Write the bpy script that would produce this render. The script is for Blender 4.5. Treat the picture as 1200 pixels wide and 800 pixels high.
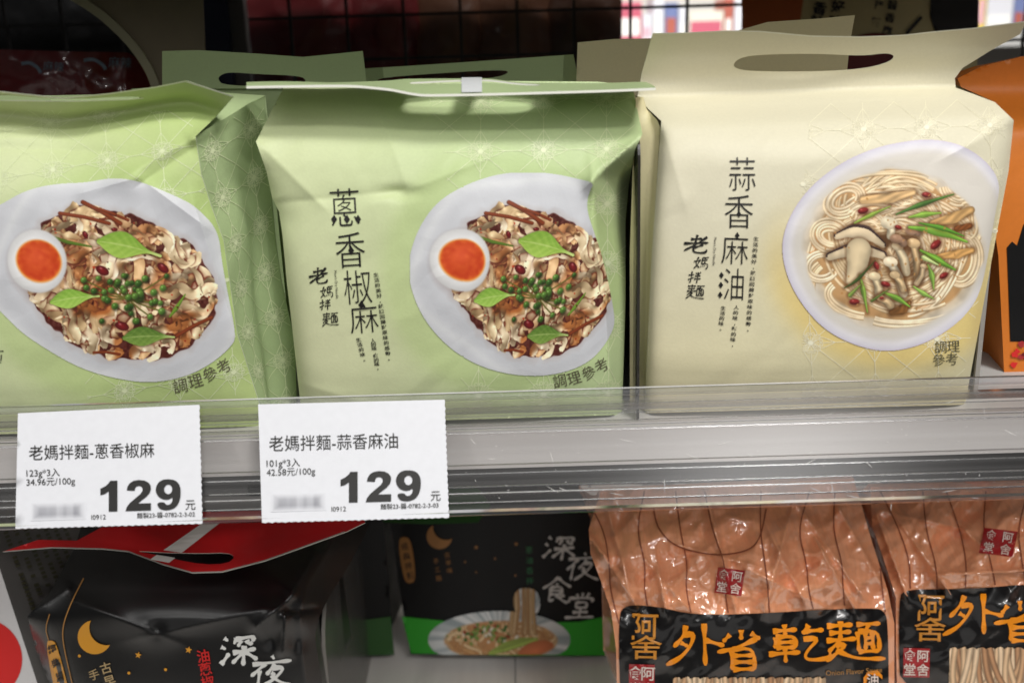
import bpy, math, random
import numpy as np
from mathutils import Vector, Matrix
from mathutils.geometry import delaunay_2d_cdt

for _o in list(bpy.data.objects):
    bpy.data.objects.remove(_o)
SC = bpy.context.scene
COL = SC.collection
PI = math.pi

# ------------------------------------------------------------------ camera
PITCH, ROLL = math.radians(16.0), math.radians(1.72)
CAM = np.array([0.0, -0.40, 0.137])
_fw = np.array([0, math.cos(PITCH), -math.sin(PITCH)])
_r0 = np.array([1.0, 0, 0])
_u0 = np.array([0, math.sin(PITCH), math.cos(PITCH)])
_r = math.cos(ROLL) * _r0 - math.sin(ROLL) * _u0
_u = math.sin(ROLL) * _r0 + math.cos(ROLL) * _u0
cam = bpy.data.cameras.new('camera')
cam.sensor_width = 36.0
cam.lens = 36.0
cam.clip_start = 0.01
cam.clip_end = 50.0
cam.dof.use_dof = True
cam.dof.focus_distance = 0.47
cam.dof.aperture_fstop = 9.0
camo = bpy.data.objects.new('camera', cam)
COL.objects.link(camo)
camo.matrix_world = Matrix([[_r[0], _u[0], -_fw[0], CAM[0]], [_r[1], _u[1], -_fw[1], CAM[1]],
                            [_r[2], _u[2], -_fw[2], CAM[2]], [0, 0, 0, 1]])
SC.camera = camo

# ------------------------------------------------------------------ light
w = bpy.data.worlds.new('World')
SC.world = w
w.use_nodes = True
w.node_tree.nodes['Background'].inputs[0].default_value = (1.0, 0.97, 0.93, 1)
w.node_tree.nodes['Background'].inputs[1].default_value = 0.03
SC.view_settings.view_transform = 'Standard'
SC.view_settings.look = 'None'
SC.view_settings.exposure = 0.0
SC.view_settings.gamma = 1.0
SC.cycles.use_denoising = True
SC.cycles.max_bounces = 10
SC.cycles.transparent_max_bounces = 24
SC.cycles.caustics_reflective = False
SC.cycles.caustics_refractive = False


def area(name, loc, target, sx, sy, power, color=(1, 0.985, 0.96)):
    l = bpy.data.lights.new(name, 'AREA')
    l.shape = 'RECTANGLE'
    l.size, l.size_y = sx, sy
    l.energy = power
    l.color = color
    o = bpy.data.objects.new(name, l)
    COL.objects.link(o)
    o.location = loc
    o.rotation_euler = (Vector(target) - Vector(loc)).to_track_quat('-Z', 'Y').to_euler()
    return o


area('ceiling_lamp', (0.62, -1.10, 1.62), (0, 0.02, 0.05), 0.55, 0.22, 23)
area('ceiling_lamp', (-0.4, -2.05, 1.95), (0, 0.1, -0.1), 2.6, 1.5, 29)
area('ceiling_lamp', (0.92, -2.6, 2.15), (0.05, 0.1, -0.1), 0.7, 0.2, 26)
area('glint_strip', (1.7, -3.9, 1.3), (0.15, 0.1, -0.2), 0.045, 1.1, 15)  # this strip and the next are added, out of view, for glints on orange film
area('glint_strip', (-1.5, -4.2, 1.2), (-0.1, 0.1, -0.2), 0.045, 1.1, 15)
area('floor_bounce_fill', (0.2, -1.7, -0.75), (0, 0.15, -0.2), 2.2, 0.8, 3, (1, .96, .92))  # added fill that stands in for light bounced up from the store floor
area('aisle_lamp', (0.35, 1.05, 1.1), (0.55, 1.7, 0.1), 1.2, 0.3, 26)


# ------------------------------------------------------------------ helpers
def ray(px, py):
    px, py = np.asarray(px, float), np.asarray(py, float)
    a = (px - 600) / 1200
    b = (400 - py) / 1200
    return _fw + a[..., None] * _r + b[..., None] * _u


def at(px, py, Y):
    d = ray(px, py)
    t = (np.asarray(Y, float) - CAM[1]) / d[..., 1]
    return CAM + t[..., None] * d


def at_z(px, py, Z):
    d = ray(px, py)
    t = (Z - CAM[2]) / d[..., 2]
    return CAM + t[..., None] * d


def lin(c, k=1.0):
    c = np.asarray(c, float) / 255.0
    return np.clip(np.where(c <= 0.04045, c / 12.92, ((c + 0.055) / 1.055) ** 2.4) * k, 0, 1)


def obj_from(name, V, F, mats, parent=None, midx=None, colors=None, smooth=True):
    me = bpy.data.meshes.new(name)
    V = np.asarray(V, float)
    if parent is not None:
        V = V - np.array(parent['_loc'])
    me.from_pydata(V.tolist(), [], F if isinstance(F, list) else F.tolist())
    for m in (mats if isinstance(mats, (list, tuple)) else [mats]):
        me.materials.append(m)
    if midx is not None:
        me.polygons.foreach_set('material_index', np.asarray(midx, np.int32))
    if smooth:
        me.polygons.foreach_set('use_smooth', np.ones(len(me.polygons), bool))
    if colors is not None:
        ca = me.color_attributes.new('Col', 'FLOAT_COLOR', 'POINT')
        c4 = np.ones((len(V), 4), np.float32)
        c4[:, :3] = colors
        ca.data.foreach_set('color', c4.ravel())
    me.update()
    o = bpy.data.objects.new(name, me)
    COL.objects.link(o)
    if parent is not None:
        o.parent = parent
        o['_loc'] = list(parent['_loc'])
    return o


def thing(name, loc, label, cat, group=None):
    o = bpy.data.objects.new(name, None)
    o.empty_display_size = 0.02
    COL.objects.link(o)
    o.location = [float(v) for v in loc]
    o['_loc'] = [float(v) for v in loc]
    o['label'] = label
    o['category'] = cat
    if group:
        o['group'] = group
    return o


class MB:
    def __init__(s):
        s.v, s.f, s.m, s.n = [], [], [], 0

    def add(s, V, F, mi=0):
        V = np.asarray(V, float).reshape(-1, 3)
        k = s.n
        s.v.append(V)
        s.f += [[i + k for i in f] for f in (F if isinstance(F, list) else F.tolist())]
        s.m += [mi] * len(F)
        s.n += len(V)

    def box(s, a, b, mi=0):
        x0, y0, z0 = a
        x1, y1, z1 = b
        V = [(x0, y0, z0), (x1, y0, z0), (x1, y1, z0), (x0, y1, z0), (x0, y0, z1), (x1, y0, z1), (x1, y1, z1), (x0, y1, z1)]
        s.add(V, [[0, 3, 2, 1], [4, 5, 6, 7], [0, 1, 5, 4], [1, 2, 6, 5], [2, 3, 7, 6], [3, 0, 4, 7]], mi)

    def build(s, name, mats, parent=None, smooth=False):
        return obj_from(name, np.concatenate(s.v), s.f, mats, parent, s.m, smooth=smooth)


def pchip(x, pts):
    p = np.array(sorted(pts), float)
    X, Yv = p[:, 0], p[:, 1]
    h = np.diff(X)
    dl = np.diff(Yv) / h
    m = np.zeros(len(X))
    m[0], m[-1] = dl[0], dl[-1]
    for i in range(1, len(X) - 1):
        m[i] = 0 if dl[i - 1] * dl[i] <= 0 else 2 * dl[i - 1] * dl[i] / (dl[i - 1] + dl[i])
    x = np.asarray(x, float)
    xc = np.clip(x, X[0], X[-1])
    i = np.clip(np.searchsorted(X, xc) - 1, 0, len(X) - 2)
    t = (xc - X[i]) / h[i]
    y = (2 * t**3 - 3 * t**2 + 1) * Yv[i] + (t**3 - 2 * t**2 + t) * h[i] * m[i] + (-2 * t**3 + 3 * t**2) * Yv[i + 1] + (t**3 - t**2) * h[i] * m[i + 1]
    return y + np.where(x > X[-1], (x - X[-1]) * m[-1], 0) + np.where(x < X[0], (x - X[0]) * m[0], 0)


def sstep(a, b, x):
    t = np.clip((x - a) / (b - a), 0, 1)
    return t * t * (3 - 2 * t)


def vnoise(x, y, seed):
    rs = np.random.RandomState(seed)
    L = rs.rand(64, 64)
    xi, yi = np.floor(x).astype(int), np.floor(y).astype(int)
    fx, fy = x - xi, y - yi
    fx, fy = fx * fx * (3 - 2 * fx), fy * fy * (3 - 2 * fy)
    g = lambda a, b: L[a % 64, b % 64]
    return (g(xi, yi) * (1 - fx) + g(xi + 1, yi) * fx) * (1 - fy) + (g(xi, yi + 1) * (1 - fx) + g(xi + 1, yi + 1) * fx) * fy


def facet(x, y, seed, cell=60.0):
    """piecewise-planar noise: random heights joined by flat triangles, like lightly crumpled paper"""
    rs = np.random.RandomState(seed)
    L = rs.rand(64, 64)
    u, v = x / cell + 0.35 * np.sin(y / cell * 1.3 + seed), y / cell + 0.3 * np.sin(x / cell * 1.1 + seed * 2)
    xi, yi = np.floor(u).astype(int), np.floor(v).astype(int)
    fx, fy = u - xi, v - yi
    g = lambda a, b: L[a % 64, b % 64]
    a, b, c, d = g(xi, yi), g(xi + 1, yi), g(xi, yi + 1), g(xi + 1, yi + 1)
    return np.where(fx + fy < 1, a + (b - a) * fx + (c - a) * fy, d + (c - d) * (1 - fx) + (b - d) * (1 - fy)) - 0.5


def crease(x, y, p, q, amp, w1, w2=None, fade=12.0):
    """a sharp fold from p to q, amp metres towards the viewer, falling off over w1 px on one side and w2 on the other"""
    w2 = w2 or w1
    dx, dy = q[0] - p[0], q[1] - p[1]
    L = math.hypot(dx, dy)
    t = ((x - p[0]) * dx + (y - p[1]) * dy) / L
    d = ((x - p[0]) * dy - (y - p[1]) * dx) / L
    ex = np.maximum(0, np.maximum(-t, t - L))
    return amp * np.exp(-np.where(d > 0, d / w1, -d / w2)) * np.exp(-(ex / fade) ** 2)


def bump(x, y, c, r, amp):
    return amp * np.exp(-((x - c[0]) / r[0]) ** 2 - ((y - c[1]) / r[1]) ** 2)


def resample(P, step, closed=True):
    P = np.asarray(P, float)
    if closed:
        P = np.vstack([P, P[:1]])
    out = []
    for a, b in zip(P[:-1], P[1:]):
        n = max(1, int(round(np.hypot(*(b - a)) / step)))
        out += [a + (b - a) * k / n for k in range(n)]
    if not closed:
        out.append(P[-1])
    return np.array(out)


def rounded(P, it=2, closed=True):
    """corner cutting"""
    P = np.asarray(P, float)
    for _ in range(it):
        if closed:
            Q = np.roll(P, -1, 0)
            P = np.stack([.75 * P + .25 * Q, .25 * P + .75 * Q], 1).reshape(-1, 2)
        else:
            A, B = P[:-1], P[1:]
            M = np.stack([.75 * A + .25 * B, .25 * A + .75 * B], 1).reshape(-1, 2)
            P = np.vstack([P[:1], M[1:-1], P[-1:]])
    return P


def inside(x, y, poly):
    x, y = np.asarray(x, float), np.asarray(y, float)
    c = np.zeros(x.shape, bool)
    P = np.asarray(poly, float)
    Q = np.roll(P, 1, 0)
    for (xi, yi), (xj, yj) in zip(P, Q):
        if yi == yj:
            continue
        c ^= ((yi > y) != (yj > y)) & (x < (xj - xi) * (y - yi) / (yj - yi) + xi)
    return c


def edge_dist(x, y, poly):
    d = np.full(np.shape(x), 1e9)
    P = np.asarray(poly, float)
    for a, b in zip(P, np.roll(P, -1, 0)):
        ab = b - a
        L2 = max(1e-9, ab @ ab)
        t = np.clip(((x - a[0]) * ab[0] + (y - a[1]) * ab[1]) / L2, 0, 1)
        d = np.minimum(d, np.hypot(x - a[0] - t * ab[0], y - a[1] - t * ab[1]))
    return d


def fill2d(outline, holes=(), step=4.0):
    """outline (and holes) filled with an even net of triangles"""
    loops = [resample(outline, step)] + [resample(h, step * .6) for h in holes]
    P = np.asarray(outline, float)
    xs = np.arange(P[:, 0].min(), P[:, 0].max(), step)
    ys = np.arange(P[:, 1].min(), P[:, 1].max(), step * .87)
    X, Y = np.meshgrid(xs, ys)
    X = X + (np.arange(len(ys)) % 2)[:, None] * step / 2
    X, Y = X.ravel(), Y.ravel()
    ok = inside(X, Y, P) & (edge_dist(X, Y, P) > step * .55)
    for h in holes:
        ok &= ~inside(X, Y, h) & (edge_dist(X, Y, h) > step * .4)
    pts = np.vstack(loops + [np.stack([X[ok], Y[ok]], 1)])
    edges, k = [], 0
    for lp in loops:
        n = len(lp)
        edges += [(k + i, k + (i + 1) % n) for i in range(n)]
        k += n
    r = delaunay_2d_cdt([Vector(p) for p in pts.tolist()], edges, [], 0, 1e-5)
    V = np.array([(v.x, v.y) for v in r[0]])
    F = np.array([f for f in r[2] if len(f) == 3])
    C = V[F].mean(1)
    keep = inside(C[:, 0], C[:, 1], P)
    for h in holes:
        keep &= ~inside(C[:, 0], C[:, 1], h)
    F = F[keep]
    a = V[F[:, 1]] - V[F[:, 0]]
    b = V[F[:, 2]] - V[F[:, 0]]
    flip = (a[:, 0] * b[:, 1] - a[:, 1] * b[:, 0]) > 0      # y runs down: make them face the viewer
    F[flip] = F[flip][:, ::-1]
    return V, F


def boundary(F):
    e = {}
    for f in F.tolist():
        for a, b in ((f[0], f[1]), (f[1], f[2]), (f[2], f[0])):
            if (b, a) in e:
                del e[(b, a)]
            else:
                e[(a, b)] = 1
    return list(e)


def sheet(name, outline, S, mats, parent, holes=(), step=4.0, thick=0.0, tdir=(0, 1, 0), colorf=None):
    """a sheet cut to the outline, bent by S(x, y) -> 3D; thick > 0 gives it a back and a cut edge (second material)"""
    V, F = fill2d(outline, holes, step)
    P = S(V[:, 0], V[:, 1])
    cols = colorf(V[:, 0], V[:, 1]) if colorf else None
    if not thick:
        return obj_from(name, P, F, mats, parent, colors=cols)
    n = len(V)
    B = P + np.array(tdir) * thick
    E = boundary(F)
    # cut edge gets its own vertices so that it stays crisp
    bi = sorted({i for e in E for i in e})
    mp = {v: k for k, v in enumerate(bi)}
    R0, R1 = P[bi], B[bi]
    k0, k1 = 2 * n, 2 * n + len(bi)
    Fs = F.tolist() + [[n + f[2], n + f[1], n + f[0]] for f in F.tolist()] + [[k0 + mp[b], k0 + mp[a], k1 + mp[a], k1 + mp[b]] for a, b in E]
    mi = [0] * (2 * len(F)) + [1 if len(mats) > 1 else 0] * len(E)
    if cols is not None:
        cols = np.vstack([cols, cols, cols[bi], cols[bi]])
    return obj_from(name, np.vstack([P, B, R0, R1]), Fs, mats, parent, mi, cols)


def ruled(name, A, B, mats, parent, n=40, m=16, fold=0.0, fdir=(1, 0, 0), colorf=None):
    """surface between two 3D polylines"""
    def rs(P, n):
        P = np.asarray(P, float)
        s = np.r_[0, np.cumsum(np.linalg.norm(np.diff(P, axis=0), axis=1))]
        return np.stack([np.interp(np.linspace(0, s[-1], n), s, P[:, k]) for k in range(3)], 1)
    A, B = rs(A, n), rs(B, n)
    t = np.linspace(0, 1, m)[None, :, None]
    G = A[:, None] * (1 - t) + B[:, None] * t + (1 - np.abs(2 * t - 1)) * fold * np.array(fdir)
    V = G.reshape(-1, 3)
    F = [[i * m + j, (i + 1) * m + j, (i + 1) * m + j + 1, i * m + j + 1] for i in range(n - 1) for j in range(m - 1)]
    return obj_from(name, V, F, mats, parent)


# ------------------------------------------------------------------ materials
def mat(name, color=None, rough=0.5, spec=0.4, coat=0.0, attr=False, bump_s=0.0, bump_scale=800.0, mottle=0.0, metal=0.0, stretch=None, emit=None, trans=0.0, coat_rough=0.05):
    m = bpy.data.materials.new(name)
    m.use_nodes = True
    nt = m.node_tree
    b = nt.nodes['Principled BSDF']
    b.inputs['Roughness'].default_value = rough
    b.inputs['Specular IOR Level'].default_value = spec
    b.inputs['Metallic'].default_value = metal
    b.inputs['Coat Weight'].default_value = coat
    b.inputs['Coat Roughness'].default_value = coat_rough
    b.inputs['Transmission Weight'].default_value = trans
    src = None
    if attr:
        a = nt.nodes.new('ShaderNodeAttribute')
        a.attribute_name = 'Col'
        src = a.outputs['Color']
    elif color is not None:
        c = lin(color)
        b.inputs['Base Color'].default_value = (*c, 1)
        if mottle:
            rgb = nt.nodes.new('ShaderNodeRGB')
            rgb.outputs[0].default_value = (*c, 1)
            src = rgb.outputs[0]
    if mottle or bump_s:
        tc = nt.nodes.new('ShaderNodeTexCoord')
        mp = nt.nodes.new('ShaderNodeMapping')
        nt.links.new(tc.outputs['Object'], mp.inputs['Vector'])
        if stretch:
            mp.inputs['Scale'].default_value = stretch
        nz = nt.nodes.new('ShaderNodeTexNoise')
        nz.inputs['Scale'].default_value = bump_scale
        nz.inputs['Detail'].default_value = 5
        nt.links.new(mp.outputs['Vector'], nz.inputs['Vector'])
        if bump_s:
            bn = nt.nodes.new('ShaderNodeBump')
            bn.inputs['Strength'].default_value = bump_s
            bn.inputs['Distance'].default_value = 0.0006
            nt.links.new(nz.outputs['Fac'], bn.inputs['Height'])
            nt.links.new(bn.outputs['Normal'], b.inputs['Normal'])
        if mottle:
            mr = nt.nodes.new('ShaderNodeMapRange')
            mr.inputs['From Min'].default_value = 0.3
            mr.inputs['From Max'].default_value = 0.7
            mr.inputs['To Min'].default_value = 1 - mottle
            mr.inputs['To Max'].default_value = 1 + mottle * .4
            nt.links.new(nz.outputs['Fac'], mr.inputs['Value'])
            mx = nt.nodes.new('ShaderNodeVectorMath')
            mx.operation = 'SCALE'
            nt.links.new(src, mx.inputs[0])
            nt.links.new(mr.outputs[0], mx.inputs['Scale'])
            src = mx.outputs[0]
    if src is not None:
        nt.links.new(src, b.inputs['Base Color'])
    return m


def clear_plastic(name, tint=(0.93, 0.93, 0.93), haze=0.06, rough=0.12, stretch=(3, 900, 900), bs=0.25, ior=1.5, streak=0.0):
    m = bpy.data.materials.new(name)
    m.use_nodes = True
    nt = m.node_tree
    nt.nodes.clear()
    N = nt.nodes.new
    out, tr, gl, df = N('ShaderNodeOutputMaterial'), N('ShaderNodeBsdfTransparent'), N('ShaderNodeBsdfGlossy'), N('ShaderNodeBsdfDiffuse')
    tr.inputs[0].default_value = (*tint, 1)
    gl.inputs['Roughness'].default_value = rough
    df.inputs[0].default_value = (.8, .8, .8, 1)
    fr = N('ShaderNodeFresnel')
    fr.inputs['IOR'].default_value = ior
    tc, mp, nz, bn = N('ShaderNodeTexCoord'), N('ShaderNodeMapping'), N('ShaderNodeTexNoise'), N('ShaderNodeBump')
    mp.inputs['Scale'].default_value = stretch
    nz.inputs['Scale'].default_value = 1.0
    nz.inputs['Detail'].default_value = 3
    bn.inputs['Strength'].default_value = bs
    bn.inputs['Distance'].default_value = 0.0005
    L = nt.links.new
    L(tc.outputs['Object'], mp.inputs['Vector'])
    L(mp.outputs['Vector'], nz.inputs['Vector'])
    L(nz.outputs['Fac'], bn.inputs['Height'])
    L(bn.outputs['Normal'], gl.inputs['Normal'])
    L(bn.outputs['Normal'], fr.inputs['Normal'])
    m1, m2 = N('ShaderNodeMixShader'), N('ShaderNodeMixShader')
    m1.inputs[0].default_value = haze
    if streak:  # pale diffuse streaks stand in for the streaky reflections on the plastic
        mp2, nz2, mr2 = N('ShaderNodeMapping'), N('ShaderNodeTexNoise'), N('ShaderNodeMapRange')
        mp2.inputs['Scale'].default_value = (1.6, 420, 420)
        nz2.inputs['Scale'].default_value = 1.0
        nz2.inputs['Detail'].default_value = 4
        mr2.inputs['From Min'].default_value, mr2.inputs['From Max'].default_value = .46, .72
        mr2.inputs['To Min'].default_value, mr2.inputs['To Max'].default_value = haze, haze + streak
        L(tc.outputs['Object'], mp2.inputs['Vector'])
        L(mp2.outputs['Vector'], nz2.inputs['Vector'])
        L(nz2.outputs['Fac'], mr2.inputs['Value'])
        L(mr2.outputs[0], m1.inputs[0])
    L(tr.outputs[0], m1.inputs[1])
    L(df.outputs[0], m1.inputs[2])
    L(fr.outputs[0], m2.inputs[0])
    L(m1.outputs[0], m2.inputs[1])
    L(gl.outputs[0], m2.inputs[2])
    L(m2.outputs[0], out.inputs['Surface'])
    return m


M_print = mat('printed_paper', attr=True, rough=0.5, spec=0.35, bump_s=0.10, bump_scale=900, mottle=0.03)
M_photo = mat('printed_photo', attr=True, rough=0.48, spec=0.35, bump_s=0.08, bump_scale=900)
M_ink = mat('black_ink', (24, 22, 20), rough=0.5)
M_grayink = mat('grey_ink', (95, 92, 70), rough=0.5)
M_edge = mat('paper_cut_edge', (238, 238, 226), rough=0.6)
M_greenback = mat('green_paper', (176, 194, 144), rough=0.52, bump_s=0.10, bump_scale=900, mottle=0.03)
M_yellowback = mat('cream_paper', (224, 214, 172), rough=0.52, bump_s=0.10, bump_scale=900, mottle=0.03)
M_lineg = mat('pale_green_ink', (220, 228, 186), rough=0.42)
M_liney = mat('pale_cream_ink', (240, 235, 208), rough=0.42)
M_white = mat('white_ink', (232, 232, 228), rough=0.5)
M_card = mat('tag_card', (222, 223, 228), rough=0.55, mottle=0.025, bump_scale=300)
M_shelf = mat('shelf_metal', (198, 197, 194), rough=0.42, spec=0.5, mottle=0.05, bump_scale=60, stretch=(.2, 1, 3))
M_shelf_low = mat('shelf_laminate', (232, 228, 222), rough=0.35, mottle=0.05, bump_scale=40, stretch=(3, .3, 1))
M_seam = mat('shelf_seam', (90, 86, 80), rough=0.6)
M_rail = clear_plastic('clear_rail', haze=0.0, rough=0.22, bs=.0, ior=1.22, tint=(.96, .95, .95), streak=.03)
M_lip = clear_plastic('clear_lip', tint=(.93, .93, .95), haze=0.03, rough=0.12, bs=0.0, ior=1.40, streak=.05)
M_lipedge = clear_plastic('clear_lip_edge', tint=(.9, .92, .96), haze=.6, rough=.12, bs=0.0, ior=1.45, streak=.15)
M_rib = clear_plastic('clear_rib', tint=(.86, .87, .89), haze=0.09, rough=0.14, bs=0.0, ior=1.36, streak=.08)
M_div = clear_plastic('clear_divider', tint=(.93, .92, .90), haze=0.05, rough=0.08, stretch=(60, 60, 60), bs=0.05)
M_divedge = mat('divider_edge', (42, 40, 36), rough=0.3)
M_divbright = mat('divider_edge_pale', (150, 146, 140), rough=0.25)
M_black = mat('black_film', (13, 13, 14), rough=0.40, spec=0.5, coat=.3, coat_rough=.25, bump_s=0.05, bump_scale=500)
M_blackdeep = mat('black_film_rough', (11, 11, 12), rough=0.5, spec=.25)
M_red = mat('red_film', (192, 26, 30), rough=0.4, bump_s=0.05, bump_scale=400)
M_gold = mat('gold_ink', (226, 158, 48), rough=0.4)
M_dgold = mat('dull_gold_ink', (172, 124, 66), rough=0.5)
M_orangeink = mat('orange_ink', (236, 142, 20), rough=0.35, coat=0.5)
M_redink = mat('red_ink', (205, 38, 36), rough=0.5)
M_sealred = mat('seal_red', (158, 30, 34), rough=0.35, coat=0.6)
M_greenink = mat('green_ink', (46, 150, 40), rough=0.4)
M_dgreenink = mat('dark_green_ink', (30, 105, 60), rough=0.4)
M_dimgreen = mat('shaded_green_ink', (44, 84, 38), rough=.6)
M_silver = mat('white_tape', (226, 228, 230), rough=0.35)
M_wire = mat('black_wire', (26, 24, 24), rough=0.5)


# ------------------------------------------------------------------ lettering
_gl = {}


def glyph(text, bold=0.0):
    k = (text, bold)
    if k not in _gl:
        c = bpy.data.curves.new('lettering', 'FONT')
        c.body = text
        c.size = 1.0
        c.offset = bold
        c.resolution_u = 4
        o = bpy.data.objects.new('lettering', c)
        COL.objects.link(o)
        dg = bpy.context.evaluated_depsgraph_get()
        me = bpy.data.meshes.new_from_object(o.evaluated_get(dg))
        V = np.array([v.co[:2] for v in me.vertices]).reshape(-1, 2)
        F = [list(p.vertices) for p in me.polygons]
        bpy.data.objects.remove(o)
        bpy.data.curves.remove(c)
        bpy.data.meshes.remove(me)
        _gl[k] = (V, F)
    return _gl[k]


class Letters(MB):
    """lettering laid on a surface S(x, y)"""
    def __init__(s, S):
        super().__init__()
        s.S = S

    def put(s, V2, F, mi=0):
        if len(V2):
            s.add(s.S(V2[:, 0], V2[:, 1]), F, mi)

    def line(s, text, x, y, width, h=1.0, bold=0.0, ang=0.0, mi=0, shear=0.0):
        V, F = glyph(text, bold)
        if not len(V):
            return
        w0 = V[:, 0].max() - V[:, 0].min()
        k = width / w0
        a = (V[:, 0] - V[:, 0].min()) * k
        b = V[:, 1] * k * h
        a = a + b * shear
        c, sn = math.cos(ang), math.sin(ang)
        s.put(np.stack([x + a * c + b * sn, y + a * sn - b * c], 1), F, mi)

    def char(s, ch, x, y, size, bold=0.0, ang=0.0, sx=1.0, mi=0, shear=0.0, fit=None):
        """one character centred on (x, y)"""
        V, F = glyph(ch, bold)
        if not len(V):
            return
        a = (V[:, 0] - (V[:, 0].min() + V[:, 0].max()) / 2) * size * sx
        b = (V[:, 1] - 0.38) * size
        if fit:      # exact width and height of the character
            a = a * fit[0] / max(1e-6, a.max() - a.min())
            b = (V[:, 1] - (V[:, 1].max() + V[:, 1].min()) / 2) * fit[1] / (V[:, 1].max() - V[:, 1].min())
        a = a + b * shear
        c, sn = math.cos(ang), math.sin(ang)
        s.put(np.stack([x + a * c + b * sn, y + a * sn - b * c], 1), F, mi)

    def column(s, text, p, q, size, bold=0.0, mi=0, ang=None, sx=1.0):
        n = len(text)
        if ang is None:
            ang = math.atan2(-(q[0] - p[0]), q[1] - p[1])
        for i, ch in enumerate(text):
            t = i / max(1, n - 1)
            s.char(ch, p[0] + (q[0] - p[0]) * t, p[1] + (q[1] - p[1]) * t, size, bold, ang, sx, mi)

    def poly(s, P, mi=0):
        P = np.asarray(P, float)
        s.put(P, [list(range(len(P)))], mi)

    def diamond(s, x, y, rx, ry, mi=0):
        s.poly([(x, y - ry), (x + rx, y), (x, y + ry), (x - rx, y)], mi)

    def ribbon(s, P, wd, mi=0, n=0):
        P = np.asarray(P, float)
        if n:
            P = resample(P, n, False)
        T = np.gradient(P, axis=0)
        T /= np.maximum(1e-9, np.linalg.norm(T, axis=1))[:, None]
        N = np.stack([-T[:, 1], T[:, 0]], 1)
        wd = np.broadcast_to(np.asarray(wd, float), (len(P),))[:, None] / 2
        V = np.vstack([P + N * wd, P - N * wd])
        m = len(P)
        s.put(V, [[i, i + 1, m + i + 1, m + i] for i in range(m - 1)], mi)

    def brush(s, strokes, x, y, sx, sy, wd, mi=0, ang=0.0, seed=0, shear=0.0):
        """strokes in a 10 x 10 box, drawn with a swelling brush"""
        rs = random.Random(seed)
        c, sn = math.cos(ang), math.sin(ang)
        for st in strokes:
            P = np.asarray(st, float)
            P = P + np.array([[rs.uniform(-.12, .12), rs.uniform(-.12, .12)] for _ in P])
            P = rounded(P, 2, False) if len(P) > 2 else P
            P = np.stack([(P[:, 0] - 5 - shear * (P[:, 1] - 5)) * sx / 10, (P[:, 1] - 5) * sy / 10], 1)
            P = np.stack([x + P[:, 0] * c - P[:, 1] * sn, y + P[:, 0] * sn + P[:, 1] * c], 1)
            P = resample(P, max(.6, wd * .35), False)
            t = np.linspace(0, 1, len(P))
            pr = 0.55 + 0.55 * np.exp(-((t - .08) / .16) ** 2) + 0.35 * np.exp(-((t - .85) / .14) ** 2) - 0.3 * sstep(.93, 1, t)
            pr = pr * (0.92 + 0.16 * rs.random())
            s.ribbon(P, wd * pr, mi)


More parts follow.
